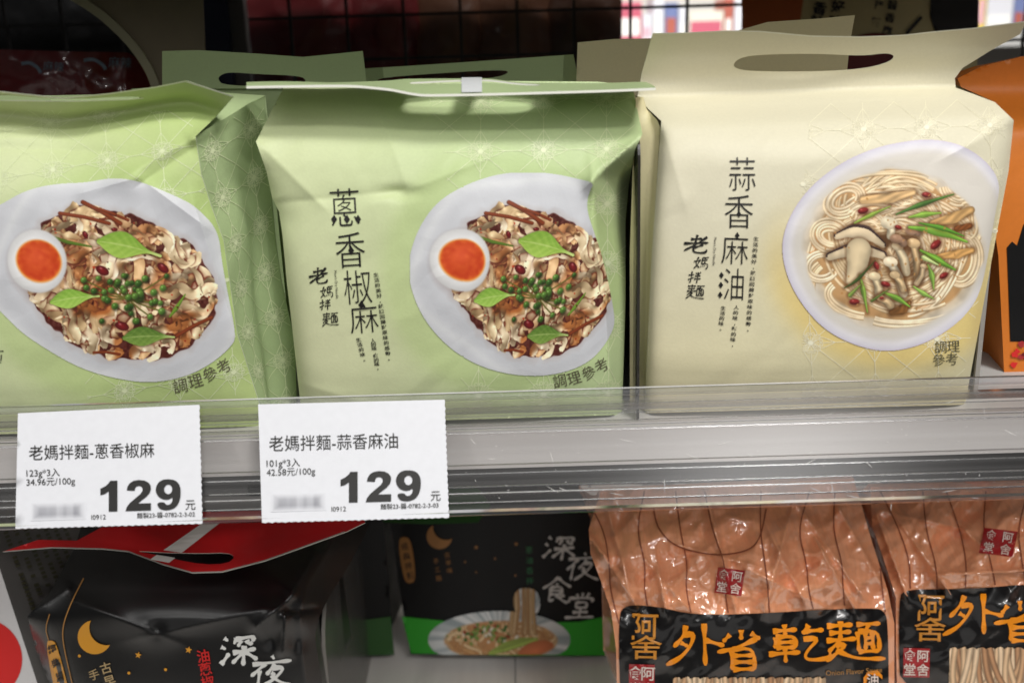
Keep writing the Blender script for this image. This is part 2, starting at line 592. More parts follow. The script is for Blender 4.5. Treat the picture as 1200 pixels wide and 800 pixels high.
BR = {
    '外': [[(3.2, .5), (2.6, 3), (.8, 5.6)], [(2.6, 2.8), (4.6, 2.6), (3.8, 5.5), (1.8, 8.2), (-.6, 9.8)], [(2.2, 4.6), (3.4, 5.6)], [(6.4, .2), (6.4, 10)], [(6.4, 4.2), (9.8, 5.6)]],
    '省': [[(5, 0), (5, 2.6)], [(2.6, 1.2), (1.2, 3)], [(7, 1), (8.8, 2.4)], [(8, 2.4), (4, 4.6), (-.2, 5.4)], [(3, 4.8), (3, 9.8)], [(3, 4.8), (7.3, 4.6), (7.5, 9.8)], [(3, 6.4), (7.3, 6.4)], [(3, 8), (7.3, 8)], [(3, 9.6), (7.5, 9.6)]],
    '乾': [[(.5, 1.6), (4.6, 1.4)], [(2.5, 0), (2.5, 3)], [(1, 3.2), (1, 6.2)], [(1, 3.2), (4.2, 3.1), (4.2, 6.2)], [(1, 4.7), (4.2, 4.7)], [(1, 6.1), (4.2, 6.1)], [(-.2, 7.7), (5, 7.4)], [(2.5, 6.2), (2.5, 10)],
           [(6.6, .3), (5.4, 2.6)], [(6, 1.9), (9, 1.7)], [(5.6, 4), (8.4, 3.8), (6, 7.4), (5.8, 9.2), (7.5, 9.5), (10, 9.2), (9.9, 7.6)]],
    '麵': [[(.5, 1.2), (5, 1)], [(2.7, 0), (2.7, 4.6)], [(.8, 2.8), (4.6, 2.6)], [(.2, 4.6), (5.4, 4.4)], [(2.6, 4.6), (.4, 7.4)], [(1.8, 5.8), (4.2, 5.6), (.2, 9.6)], [(2, 7), (5, 9.3), (10.4, 9.4)],
           [(5.6, 1), (9.8, .9)], [(7.6, 1), (7, 2.6)], [(5.8, 2.6), (5.8, 7.6)], [(5.8, 2.6), (9.5, 2.5), (9.5, 7.6)], [(5.8, 7.4), (9.5, 7.4)], [(7, 2.8), (7, 7.2)], [(8.4, 2.8), (8.4, 7.2)], [(7, 4.2), (8.4, 4.2)], [(7, 5.7), (8.4, 5.7)]],
    '深': [[(1, .8), (2, 1.8)], [(.3, 3.6), (1.4, 4.4)], [(.2, 9), (1, 8), (2.4, 5.8)], [(4, 1.2), (3.6, 3)], [(4, 1.6), (9.2, 1.1), (8.4, 2.8)], [(5.4, 2), (4.6, 4)], [(7, 2), (7.4, 3.4), (8.8, 3.4)], [(3.4, 5.7), (9.6, 5.1)], [(6.4, 3.8), (6.3, 10)], [(6.2, 5.6), (3.2, 9)], [(6.6, 5.6), (10, 8.6)]],
    '夜': [[(4.8, 0), (5.4, 1.2)], [(.2, 2.4), (9.6, 1.7)], [(3.4, 2.4), (.2, 6.4)], [(2, 4.4), (2, 10)], [(5.8, 2.6), (3.8, 6)], [(5.2, 4), (8.2, 3.7), (6.4, 7.2), (3, 10)], [(5, 5.4), (6, 6.2)], [(5, 6.2), (7, 8.4), (10.4, 10)]],
    '食': [[(5, 0), (3, 2.4), (.2, 4.4)], [(5, .2), (7, 2.2), (10, 3.8)], [(4.8, 2.4), (5.2, 3.2)], [(3, 3.8), (3, 9.6), (4.6, 8.6)], [(3, 3.8), (7, 3.6), (7, 6.6)], [(3, 5.2), (7, 5.2)], [(3, 6.6), (7, 6.6)], [(8, 7), (6.4, 8)], [(5, 7), (7, 8.8), (9.6, 10)]],
    '堂': [[(5, 0), (5, 1.6)], [(3, .4), (3.6, 1.6)], [(7.2, .2), (6.4, 1.6)], [(1, 2), (.4, 3.8)], [(1, 2.2), (9.2, 1.9), (8.4, 3.6)], [(3.2, 3.8), (3.2, 5.8)], [(3.2, 3.8), (7, 3.7), (6.8, 5.8)], [(3.2, 5.7), (7, 5.7)], [(5, 6), (5, 9.6)], [(2.4, 7.6), (7.6, 7.4)], [(.2, 9.8), (10, 9.4)]],
    '媽': [[(2.6, .4), (1, 5.4), (4, 9)], [(4, 2.4), (2.6, 6.6), (.2, 9.4)], [(-.2, 4), (4.6, 3.2)], [(5.6, 1), (5.4, 5.8)], [(5.6, 1), (9.6, .6)], [(5.6, 3), (9, 2.6)], [(7.4, .8), (7.3, 5.6)], [(5.4, 5.8), (9.8, 5.2), (9.4, 9.6), (8, 9)], [(4.6, 8.4), (5.2, 7.4)], [(6.2, 8), (6.4, 7.2)], [(7.4, 7.8), (7.6, 7)]],
    '拌': [[(.2, 3.2), (4.4, 2.6)], [(2.6, 0), (2.4, 9.6), (1, 8.6)], [(.2, 7), (4.4, 5)], [(5.6, 1), (6.4, 2.6)], [(9.4, .6), (8, 2.8)], [(5.2, 4), (9.6, 3.6)], [(4.8, 6.4), (10, 5.8)], [(7.4, .6), (7.3, 10)]],
    '老': [[(2, 2), (6.8, 1.6)], [(4.4, -.4), (4.2, 4)], [(-.4, 4.6), (9.4, 3.6)], [(8.4, .4), (5, 4.4), (.2, 8.4)], [(7.4, 4.8), (4.2, 6.4)], [(4, 5), (3.8, 8.6), (6, 9.2), (9, 8.8), (9.2, 7)]],
}

# ------------------------------------------------------------------ a small painter for the printed food photographs


class Canvas:
    def __init__(s, x0, y0, x1, y1, k, base):
        s.x0, s.y0, s.k = x0, y0, k
        s.W, s.H = int((x1 - x0) * k) + 1, int((y1 - y0) * k) + 1
        s.c = np.tile(np.asarray(base, float), (s.H, s.W, 1))
        s.X, s.Y = np.meshgrid(x0 + np.arange(s.W) / k, y0 + np.arange(s.H) / k)

    def win(s, xa, ya, xb, yb):
        i0, i1 = max(0, int((ya - s.y0) * s.k)), min(s.H, int((yb - s.y0) * s.k) + 2)
        j0, j1 = max(0, int((xa - s.x0) * s.k)), min(s.W, int((xb - s.x0) * s.k) + 2)
        return (slice(i0, i1), slice(j0, j1)) if i1 > i0 and j1 > j0 else None

    def mix(s, sl, col, a):
        s.c[sl] = s.c[sl] * (1 - a[..., None]) + np.asarray(col, float) * a[..., None]

    def stroke(s, P, hw, fn, mask=None, soft=.5, alpha=1.0):
        """fn(t, v) -> colour; t along, v across (-1..1)"""
        P = np.asarray(P, float)
        n = len(P) - 1
        hwa = np.broadcast_to(np.asarray(hw, float), (n + 1,))
        m = hwa.max() + 2
        sl = s.win(P[:, 0].min() - m, P[:, 1].min() - m, P[:, 0].max() + m, P[:, 1].max() + m)
        if sl is None:
            return
        X, Y = s.X[sl], s.Y[sl]
        bd = np.full(X.shape, 1e9)
        bt = np.zeros(X.shape)
        bs = np.zeros(X.shape)
        for i in range(n):
            ax, ay = P[i]
            dx, dy = P[i + 1] - P[i]
            L2 = max(1e-9, dx * dx + dy * dy)
            t = np.clip(((X - ax) * dx + (Y - ay) * dy) / L2, 0, 1)
            ex, ey = X - ax - t * dx, Y - ay - t * dy
            d = np.hypot(ex, ey)
            b = d < bd
            bd[b] = d[b]
            bt[b] = ((i + t) / n)[b]
            bs[b] = np.sign(dx * ey - dy * ex)[b]
        h = np.interp(bt, np.linspace(0, 1, n + 1), hwa)
        a = np.clip((h - bd) / max(soft, .05) + .5, 0, 1) * alpha
        if mask is not None:
            a = a * mask[sl]
        col = fn(bt, np.clip(bs * bd / np.maximum(h, .1), -1, 1))
        s.c[sl] = s.c[sl] * (1 - a[..., None]) + col * a[..., None]

    def ellipse(s, cx, cy, rx, ry, ang, fn, soft=.06, mask=None, alpha=1.0):
        R = max(rx, ry) * 1.3 + 2
        sl = s.win(cx - R, cy - R, cx + R, cy + R)
        if sl is None:
            return
        X, Y = s.X[sl] - cx, s.Y[sl] - cy
        c, sn = math.cos(ang), math.sin(ang)
        u, v = (X * c + Y * sn) / rx, (-X * sn + Y * c) / ry
        r = np.hypot(u, v)
        a = np.clip((1 - r) / soft + .5, 0, 1) * alpha
        if mask is not None:
            a = a * mask[sl]
        s.c[sl] = s.c[sl] * (1 - a[..., None]) + fn(u, v, r) * a[..., None]

    def leaf(s, p, q, hw, c1, c2, vein=(225, 235, 160), stem=0.25):
        """a leaf with its stalk at q"""
        P = np.linspace(0, 1, 14)[:, None]
        mid = (np.asarray(p) + np.asarray(q)) / 2 + np.array([(q[1] - p[1]), -(q[0] - p[0])]) * .06
        pts = (1 - P) ** 2 * np.asarray(p) + 2 * P * (1 - P) * mid + P * P * np.asarray(q)
        t = np.linspace(0, 1, 14)
        wd = hw * np.clip(np.sin(np.clip(.10 + t / .42, 0, 1) * PI / 2) ** .8 * (1 - .90 * sstep(.34, 1 - stem * .3, t)), .09, 1)
        c1, c2, vein = map(lambda c: np.asarray(c, float), (c1, c2, vein))

        def fn(t, v):
            k = np.clip(.5 + .45 * v + .15 * np.sin(t * 40 + np.abs(v) * 9), 0, 1)[..., None]
            col = c1 * (1 - k) + c2 * k
            vv = np.clip(1 - np.abs(v) / .12, 0, 1)[..., None] * .55 + np.clip(np.sin((t * 5 - np.abs(v) * 1.2) * 6.28) - .7, 0, 1)[..., None] * .35
            st = sstep(.7, .95, t)[..., None]
            vv = np.clip(vv * .8 + st * .6, 0, 1)
            return col * (1 - vv) + vein * vv
        s.stroke(pts, wd + 1.2, lambda t, v: np.broadcast_to(np.array([50, 30, 14.]), v.shape + (3,)), soft=2.5, alpha=.5)
        s.stroke(pts, wd, fn)

    def colors(s):
        return lin(np.clip(s.c, 0, 255))


def curl(rs, x, y, ang, n, step, k0, kv):
    P = [(x, y)]
    k = k0
    for _ in range(n):
        ang += k
        k += rs.uniform(-kv, kv)
        k = max(-.7, min(.7, k))
        x += math.cos(ang) * step
        y += math.sin(ang) * step
        P.append((x, y))
    return P


class Heap:
    """a heap of noodles drawn as small surfaces in a depth buffer, for the printed food photographs"""
    def __init__(s, C, ss=2):
        s.C, s.ss = C, ss
        s.K = C.k * ss
        s.W, s.H = C.W * ss, C.H * ss
        s.p, s.n, s.c = [], [], []

    def surface(s, P, N, col):
        s.p.append(P.reshape(-1, 3).astype(np.float32))
        s.n.append(N.reshape(-1, 3).astype(np.float32))
        s.c.append(np.broadcast_to(np.asarray(col, np.float32), P.shape).reshape(-1, 3))

    def ribbon(s, path, z, tw, hw, A, lam, ph, col):
        """ruffled flat noodle: path (n, 2), centre height z (n), twist tw (n)"""
        L = np.r_[0, np.cumsum(np.hypot(*np.diff(path, axis=0).T))]
        n = int(L[-1] * s.K * 3.4) + 4
        l = np.linspace(0, L[-1], n)
        ip = lambda v: np.interp(l, L, v)
        x, y, zz, t = ip(path[:, 0]), ip(path[:, 1]), ip(z), ip(tw)
        bw = int(n / max(L[-1], 1) * 1.6) * 2 + 1
        for _ in range(3):
            x, y = (np.convolve(np.pad(q, bw // 2, mode='reflect', reflect_type='odd'), np.ones(bw) / bw, 'valid') for q in (x, y))
        T = np.stack([np.gradient(x), np.gradient(y)], 1)
        T /= np.linalg.norm(T, axis=1)[:, None] + 1e-9
        M = np.stack([-T[:, 1], T[:, 0]], 1)
        m = int(hw * 2 * s.K * 1.7) + 3
        v = np.linspace(-1, 1, m)[None, :]
        taper = np.clip(np.minimum(l, L[-1] - l) / 2.0, .55, 1)[:, None]
        w_ = v * hw * taper
        ruf = A * (np.abs(v) ** 1.6) * np.sin(2 * PI * l[:, None] / lam + ph + np.where(v > 0, 1.9, 0)) - .10 * hw * v * v
        ct, st = np.cos(t)[:, None], np.sin(t)[:, None]
        a = w_ * ct - ruf * st
        kap = np.gradient(np.unwrap(np.arctan2(T[:, 1], T[:, 0]))) / np.maximum(np.gradient(l), 1e-6)
        lim = 1.6 / np.maximum(np.abs(kap), 1e-4)
        a = np.clip(a, -lim[:, None], lim[:, None])
        P = np.stack([x[:, None] + M[:, :1] * a, y[:, None] + M[:, 1:] * a, zz[:, None] + w_ * st + ruf * ct], 2)
        dl, dv = np.gradient(P, axis=0), np.gradient(P, axis=1)
        N = np.cross(dl, dv)
        N /= np.linalg.norm(N, axis=2, keepdims=True) + 1e-9
        N *= np.sign(N[..., 2:] + 1e-9)
        s.surface(P, N, col)

    def strand(s, path, z, r, col):
        """round noodle"""
        L = np.r_[0, np.cumsum(np.hypot(*np.diff(path, axis=0).T))]
        n = int(L[-1] * s.K * 1.4) + 4
        l = np.linspace(0, L[-1], n)
        ip = lambda v: np.interp(l, L, v)
        x, y, zz = ip(path[:, 0]), ip(path[:, 1]), ip(z)
        T = np.stack([np.gradient(x), np.gradient(y)], 1)
        T /= np.linalg.norm(T, axis=1)[:, None] + 1e-9
        M = np.stack([-T[:, 1], T[:, 0]], 1)
        v = np.linspace(-.98, .98, int(r * 2 * s.K * 1.5) + 3)[None, :]
        h = np.sqrt(1 - v * v)
        P = np.stack([x[:, None] + M[:, :1] * v * r, y[:, None] + M[:, 1:] * v * r, zz[:, None] + h * r], 2)
        N = np.stack([M[:, :1] * v, M[:, 1:] * v, h + 0 * x[:, None]], 2)
        s.surface(P, N, col)

    def draw(s, sauce, floor_, amb, gloss, ao_k, ao_r, mask=None, tint=None):
        P, N, Cc = np.concatenate(s.p), np.concatenate(s.n), np.concatenate(s.c)
        ix = ((P[:, 0] - s.C.x0) * s.K).astype(int)
        iy = ((P[:, 1] - s.C.y0) * s.K).astype(int)
        ok = (ix >= 0) & (ix < s.W) & (iy >= 0) & (iy < s.H)
        P, N, Cc, ix, iy = P[ok], N[ok], Cc[ok], ix[ok], iy[ok]
        o = np.argsort(P[:, 2], kind='stable')
        best = np.full(s.W * s.H, -1)
        best[(iy * s.W + ix)[o]] = o
        hit = best >= 0
        z = np.where(hit, P[best, 2], floor_).reshape(s.H, s.W)
        n = np.where(hit[:, None], N[best], 0).reshape(s.H, s.W, 3)
        c = np.where(hit[:, None], Cc[best], 0).reshape(s.H, s.W, 3)

        def blur(a, r):
            for ax in (0, 1):
                q = np.cumsum(np.concatenate([np.repeat(np.take(a, [0], ax), r + 1, ax), a, np.repeat(np.take(a, [-1], ax), r, ax)], ax), ax)
                a = (np.take(q, np.arange(2 * r + 1, q.shape[ax]), ax) - np.take(q, np.arange(0, q.shape[ax] - 2 * r - 1), ax)) / (2 * r + 1)
            return a
        r = max(2, int(ao_r * s.K))
        ao = np.clip((blur(z, r) - z) / ao_k, 0, 1) * .75 + np.clip((blur(z, r * 3) - z) / (ao_k * 2.2), 0, 1) * .55
        ao = np.clip(ao, 0, 1)
        Lt = np.array([-.38, -.50, .78])
        d = np.clip(n @ (Lt / np.linalg.norm(Lt)), 0, 1)
        H_ = np.array([-.2, -.3, .93])
        sp = np.clip(n @ (H_ / np.linalg.norm(H_)), 0, 1) ** 40
        lit = amb + (1.08 - amb) * d
        warm = np.clip(1 - d, 0, 1)[..., None] * .55
        col = c * lit[..., None]
        col = col * (1 - warm) + col * warm * np.array([1.0, .80, .58])
        if tint is not None:
            col = col * tint(s)
        col = col * (1 - ao[..., None]) + (np.asarray(sauce, float) * (.7 + .5 * lit[..., None])) * ao[..., None]
        col += gloss * (sp * (1 - ao * .6))[..., None]
        a = hit.reshape(s.H, s.W).astype(float)
        dn = lambda q: q.reshape(s.C.H, s.ss, s.C.W, s.ss, -1).mean((1, 3))
        a2 = dn(a)
        cc = dn(col * a[..., None]) / np.maximum(a2, 1e-6)
        if mask is not None:
            a2 = a2 * mask[..., None]
        s.C.c = s.C.c * (1 - a2) + cc * a2


def photo_dry_noodles(k=1.9):
    C = Canvas(-12, 202, 282, 452, k, (209, 210, 214))
    plate = rounded([(-12, 320), (30, 222), (65, 215), (100, 214), (130, 208), (160, 211), (190, 222), (220, 236), (250, 262), (258, 280), (262, 305), (268, 345), (278, 392), (250, 425), (220, 441), (180, 449), (140, 445), (95, 432), (55, 410), (25, 390), (-12, 352)], 2)
    # plate: cool white with a slightly greyer well and a lighter rim
    d = edge_dist(C.X, C.Y, plate)
    g = np.exp(-(d / 5.0) ** 2)[..., None]
    nz = vnoise(C.X / 24, C.Y / 24, 3)[..., None]
    C.c = C.c + g * np.array([8, 8, 6]) - nz * 7 - 6 * np.exp(-((d - 16) / 8) ** 2)[..., None]
    food = rounded(np.array([(85, 375), (140, 340), (195, 315), (270, 338), (330, 350), (400, 390), (445, 412), (484, 460), (514, 530), (502, 585), (460, 642), (385, 682), (300, 682), (215, 672), (150, 632), (110, 592), (62, 525), (72, 490), (110, 470), (120, 420)]) / 2 + np.array([0, 80]), 1)
    fd = edge_dist(C.X, C.Y, food)
    fin = inside(C.X, C.Y, food)
    wob = (vnoise(C.X / 9, C.Y / 9, 5) - .5) * 6
    sd = np.where(fin, fd, -fd) + wob
    C.mix((slice(None), slice(None)), (176, 160, 152), np.clip((sd + 9) / 8, 0, 1) * .35)
    C.mix((slice(None), slice(None)), (84, 34, 26), np.clip(sd / 1.4 + .5, 0, 1))
    m = np.clip((sd - 0) / 1.5 + .5, 0, 1)
    C.c -= (vnoise(C.X / 3, C.Y / 3, 8)[..., None] - .5) * 40 * m[..., None]
    rs = random.Random(11)
    lo, hi = food.min(0), food.max(0)
    hp = Heap(C)
    n_ = 0
    while n_ < 150:
        x, y = rs.uniform(lo[0], hi[0]), rs.uniform(lo[1], hi[1])
        if not inside(np.array(x), np.array(y), food) or edge_dist(np.array([x]), np.array([y]), food)[0] < 1:
            continue
        n_ += 1
        a_ = rs.uniform(0, 6.28)
        bend, ph2, w2 = rs.uniform(.10, .30), rs.uniform(0, 6.28), rs.uniform(14, 26)
        pts = [(x, y)]
        for i_ in range(rs.randint(16, 36)):
            a_ += bend * math.sin(ph2 + i_ * 6.28 / w2) 
            q_ = (pts[-1][0] + 2.6 * math.cos(a_), pts[-1][1] + 2.6 * math.sin(a_))
            if not inside(np.array(q_[0]), np.array(q_[1]), food):
                break
            pts.append(q_)
        if len(pts) < 5:
            continue
        P = rounded(pts, 2, False)
        t_ = np.linspace(0, 1, len(P))
        dome = 9 * (1 - np.clip(((P[:, 0] - 140) / 112) ** 2 + ((P[:, 1] - 328) / 92) ** 2, 0, 1))
        z = dome + rs.uniform(0, 24) + 3.0 * np.sin(t_ * rs.uniform(3, 7) + rs.uniform(0, 6.28))
        tw = rs.uniform(-.4, .4) + rs.uniform(.5, 1.2) * np.sin(t_ * rs.uniform(3, 7) + rs.uniform(0, 6.28))
        base = np.array(rs.choice([(246, 230, 196), (242, 222, 182), (236, 208, 162), (248, 234, 206), (224, 184, 134), (244, 226, 188)]), float)
        hp.ribbon(P, z, tw, rs.uniform(5.0, 7.2), rs.uniform(.8, 1.7), rs.uniform(14, 22), rs.uniform(0, 6.28), base)
    # tight curls standing on edge
    q = 0
    while q < 24:
        x, y = rs.uniform(lo[0], hi[0]), rs.uniform(lo[1], hi[1])
        if not inside(np.array(x), np.array(y), food) or edge_dist(np.array([x]), np.array([y]), food)[0] < 7:
            continue
        q += 1
        R_, a0, da = rs.uniform(8, 11.5), rs.uniform(0, 6.28), rs.uniform(2.4, 4.6)
        a_ = np.linspace(a0, a0 + da, 30)
        sq, ro = rs.uniform(.6, 1), rs.uniform(0, 3)
        u_, v_ = R_ * np.cos(a_), R_ * sq * np.sin(a_)
        P = np.stack([x + u_ * math.cos(ro) - v_ * math.sin(ro), y + u_ * math.sin(ro) + v_ * math.cos(ro)], 1)
        dome = 9 * (1 - min(1, ((x - 140) / 112) ** 2 + ((y - 328) / 92) ** 2))
        hp.ribbon(P, np.full(30, dome + rs.uniform(14, 24)), -np.linspace(rs.uniform(.5, 1.0), rs.uniform(.7, 1.2), 30), rs.uniform(4.4, 6.2), .9, 12, rs.uniform(0, 6), rs.choice([(246, 230, 196), (242, 222, 182), (248, 234, 206)]))
    stain = lambda h: 1 - (np.kron(np.clip((vnoise(C.X / 24, C.Y / 24, 21) * .7 + vnoise(C.X / 10, C.Y / 10, 22) * .3 - .5) / .2, 0, 1) * np.clip(.45 + (C.Y - 262) / 130, .3, 1), np.ones((h.ss, h.ss)))[..., None] * np.array([.26, .50, .68]))
    hp.draw((96, 42, 26), -4, .50, 26, 4.2, 2.4, None, stain)
    flat = lambda c: (lambda t, v: np.asarray(c, float) * (1.05 - .35 * np.abs(v) + .15 * (v < -.2))[..., None])
    # dark dried tofu strips, upper edge
    for (a, b, hw) in (((97, 237), (141, 262), 2.6), ((70, 250), (128, 262), 2.2), ((108, 243), (150, 258), 1.8), ((205, 395), (248, 372), 2.2), ((110, 413), (140, 415), 1.6)):
        C.stroke([a, ((a[0] + b[0]) / 2, (a[1] + b[1]) / 2 - 1.5), b], hw, flat((128, 56, 26)), soft=.8)
    C.stroke([(58, 277), (80, 284), (107, 289)], [1.8, 2.2, 1.0], flat((92, 120, 40)))
    C.stroke([(199, 371), (206, 362), (217, 345)], [1.0, 2.6, .8], flat((110, 146, 46)))
    # chilli pieces and flakes
    for (x, y, r, a) in ((120, 317, 8.5, .5), (191, 314, 8, .7), (143, 382, 8.5, .3), (134, 269, 4, 0), (160, 380, 4, 1), (100, 275, 5, 1)):
        C.ellipse(x, y, r, r * .6, a, lambda u, v, r: np.array([124, 24, 26.]) * (1.05 - .4 * r + .0 * u)[..., None] + 90 * np.clip(1 - np.hypot(u + .35, v + .3) / .35, 0, 1)[..., None])
    for _ in range(70):
        x, y = rs.uniform(40, 250), rs.uniform(245, 415)
        if inside(np.array(x), np.array(y), food):
            c = rs.choice([(150, 30, 18), (190, 60, 24), (90, 30, 16), (70, 30, 14)])
            C.ellipse(x, y, rs.uniform(.8, 1.8), rs.uniform(.6, 1.3), rs.uniform(0, 3), lambda u, v, r, c=c: np.broadcast_to(np.asarray(c, float), r.shape + (3,)), soft=.4)
    # leaves
    C.leaf((117, 283), (188, 300), 16, (126, 166, 58), (168, 200, 88), stem=.5)
    C.leaf((61, 354), (116, 347), 11.5, (128, 172, 62), (172, 208, 96))
    C.leaf((146, 396), (204, 395), 11.5, (88, 122, 46), (128, 158, 70))
    # green peppercorns
    stalk = (112, 106, 44)
    pc = [(rs.gauss(152, 18), rs.gauss(346, 12)) for _ in range(30)] + [(98, 328), (101, 337), (110, 341), (115, 326), (129, 330), (145, 323), (130, 340), (182, 353), (188, 355), (160, 376), (176, 371), (122, 342)]
    for (x, y) in pc[::2]:
        C.stroke([(150, 350), ((x + 150) / 2, (y + 352) / 2), (x, y)], .9, flat(stalk))
    for (x, y) in pc:
        if not (92 < x < 196 and 318 < y < 382):
            continue
        r0 = rs.uniform(2.9, 4.3)
        C.ellipse(x + .8, y + 1.2, r0 + 1, r0 + 1, 0, lambda u, v, r: np.broadcast_to(np.array([34, 30, 10.]), r.shape + (3,)), soft=.5, alpha=.55)
        g0 = np.array(rs.choice([(72, 108, 38), (56, 90, 32), (86, 122, 48)]), float)
        C.ellipse(x, y, r0, r0, 0, lambda u, v, r, g0=g0: g0 * (1.15 - .55 * np.clip(u * .5 + v * .6 + .3, 0, 1))[..., None] + 80 * np.clip(1 - np.hypot(u + .3, v + .35) / .35, 0, 1)[..., None], soft=.25)
    # halved egg
    C.ellipse(46, 310, 35, 39, -.25, lambda u, v, r: np.broadcast_to(np.array([120, 90, 80.]), r.shape + (3,)), soft=.35, alpha=.35)
    C.ellipse(43.5, 306, 34.5, 37.5, -.3, lambda u, v, r: np.array([236, 235, 234.]) - 26 * (np.clip(r - .75, 0, 1) / .25)[..., None] - 8 * (v > .3)[..., None])
    wv = lambda u, v: .045 * np.sin(np.arctan2(v, u) * 9 + 1) + .03 * np.sin(np.arctan2(v, u) * 17)
    C.ellipse(45.5, 306, 27.5, 24.5, .5, lambda u, v, r: np.broadcast_to(np.array([238, 150, 60.]), r.shape + (3,)), soft=.12)
    nzz = lambda u, v: vnoise(u * 5 + 9, v * 5 + 9, 31)[..., None]
    C.ellipse(45.5, 305.5, 25.8, 23, .5, lambda u, v, r: np.array([206, 72, 28.]) + (nzz(u, v) - .5) * np.array([16, 20, 10]) + 22 * np.clip(1 - np.hypot(u + .2, v + .2) / .8, 0, 1)[..., None] + 60 * np.clip(r + wv(u, v) - .86, 0, 1)[..., None] * 5 * np.array([.3, .5, .2]), soft=.1)
    return C


def photo_soup_noodles(k=1.9):
    C = Canvas(908, 156, 1192, 420, k, (226, 222, 232))
    bowl = rounded(np.array([(45, 420), (60, 340), (100, 260), (170, 180), (270, 110), (380, 65), (480, 45), (560, 38), (650, 50), (730, 90), (790, 150), (840, 230), (850, 330), (830, 440), (780, 550), (700, 650), (600, 722), (500, 765), (400, 778), (300, 755), (200, 705), (120, 620), (65, 520)]) / 2.962 + np.array([900, 150]), 2)
    cx, cy = 1051, 289
    dn = edge_dist(C.X, C.Y, bowl)
    # lavender rim outside, warm cream wall inside
    t = sstep(3, 19, dn)[..., None]
    C.c = np.array([214, 211, 219.]) * (1 - t) + np.array([220, 214, 204.]) * t
    hl = np.exp(-((dn - 9) / 4) ** 2)[..., None]
    C.c += hl * 10
    lower = sstep(290, 400, C.Y)[..., None]
    C.c -= t * lower * 6
    C.c -= np.exp(-(dn / 2.0) ** 2)[..., None] * np.array([10, 16, 6])
    u, v = (C.X - 1047) / 101.0, (C.Y - 292) / 90.0
    uu, vv = u * math.cos(.35) - v * math.sin(.35) * -1, v * math.cos(.35) - u * math.sin(.35)
    r = np.hypot(u, v) + (vnoise(C.X / 16, C.Y / 16, 4) - .5) * .05
    C.mix((slice(None), slice(None)), (206, 180, 140), np.clip((1.08 - r) / .12, 0, 1) * .6)
    m = np.clip((.95 - r) / .04, 0, 1)
    C.mix((slice(None), slice(None)), (190, 148, 100), m)
    rs = random.Random(5)

    hp = Heap(C)

    def bundle(P, n, w, base, jitter=.8, zc=0.0):
        P = np.asarray(P, float)
        T = np.gradient(P, axis=0)
        T /= np.linalg.norm(T, axis=1)[:, None] + 1e-9
        N = np.stack([-T[:, 1], T[:, 0]], 1)
        t_ = np.linspace(0, 1, len(P))
        zb = zc + 2.4 * np.sin(t_ * rs.uniform(3, 7) + rs.uniform(0, 6.28)) - 44 * np.clip(np.abs(2 * t_ - 1) - .80, 0, 1)
        for i in range(n):
            off = (i - (n - 1) / 2) * w * .9
            wob = rs.uniform(.3, 1) * jitter * np.sin(t_ * rs.uniform(2, 6) + rs.uniform(0, 6)) + rs.uniform(-.4, .4)
            hp.strand(P + N * (off + wob)[:, None], zb + rs.uniform(-.8, .8) + .9 * np.sin(t_ * rs.uniform(2, 7) + rs.uniform(0, 6)), w * .52, np.array(base, float) * rs.uniform(.95, 1.03))
    m2 = np.clip((1.05 - r) / .03, 0, 1)

    def arc(cx, cy, rx, ry, a0, a1, n=26, rot=0.0):
        a = np.linspace(a0, a1, n)
        x, y = rx * np.cos(a), ry * np.sin(a)
        return np.stack([cx + x * math.cos(rot) - y * math.sin(rot), cy + x * math.sin(rot) + y * math.cos(rot)], 1)
    cols = [(246, 228, 194), (242, 222, 184), (236, 214, 174), (248, 234, 204)]
    for q in range(64):
        f = 1.0 - .8 * q / 64 * rs.uniform(.7, 1.1)
        a0 = rs.uniform(0, 6.28)
        bundle(arc(1047 + rs.uniform(-30, 30), 292 + rs.uniform(-24, 24), 88 * f * rs.uniform(.6, 1.1), 78 * f * rs.uniform(.6, 1.1), a0, a0 + rs.uniform(1.2, 3.0), rot=rs.uniform(-1.2, 1.2)), rs.randint(3, 6), 3.3, rs.choice(cols), 2.6, rs.uniform(0, 8) + 6 * (1 - f))
    # loops hanging over the rim of the heap on the left and right
    for (x, y, rx, ry, a0, a1, rot) in ((974, 277, 17, 13, 1.0, 6.6, .3), (964, 313, 18, 15, .6, 6.0, -.2), (990, 236, 20, 14, 1.5, 7.0, -.5), (1121, 222, 16, 12, -2.6, 2.4, .8), (1136, 262, 13, 22, -2.2, 2.0, -.1), (1128, 305, 17, 26, -1.6, 2.0, .1), (1010, 350, 40, 20, 1.4, 3.6, .2), (1075, 362, 60, 16, .3, 2.6, -.1), (1040, 210, 52, 12, 3.2, 6.1, -.05), (975, 340, 26, 34, 1.7, 4.4, -.2)):
        bundle(arc(x, y, rx, ry, a0, a1, rot=rot), rs.randint(3, 5), 3.4, rs.choice(cols[:2] + cols[3:]), 1.2, rs.uniform(8, 14))
    hp.draw((182, 132, 84), -2, .66, 16, 4.2, 1.5, m2)
    flat = lambda c, e=.3: (lambda t, v: np.clip(np.asarray(c, float) * (1.06 - e * np.abs(v) - .1 * np.clip(v, 0, 1) + .10 * np.sin(t * 5 + v * 3))[..., None], 0, 255))
    sh = lambda P, hw: C.stroke(P, hw, lambda t, v: np.broadcast_to(np.array([84, 50, 24.]), v.shape + (3,)), mask=m2, soft=4, alpha=.55)
    px = lambda a, b: (900 + a / 2.962, 150 + b / 2.962)
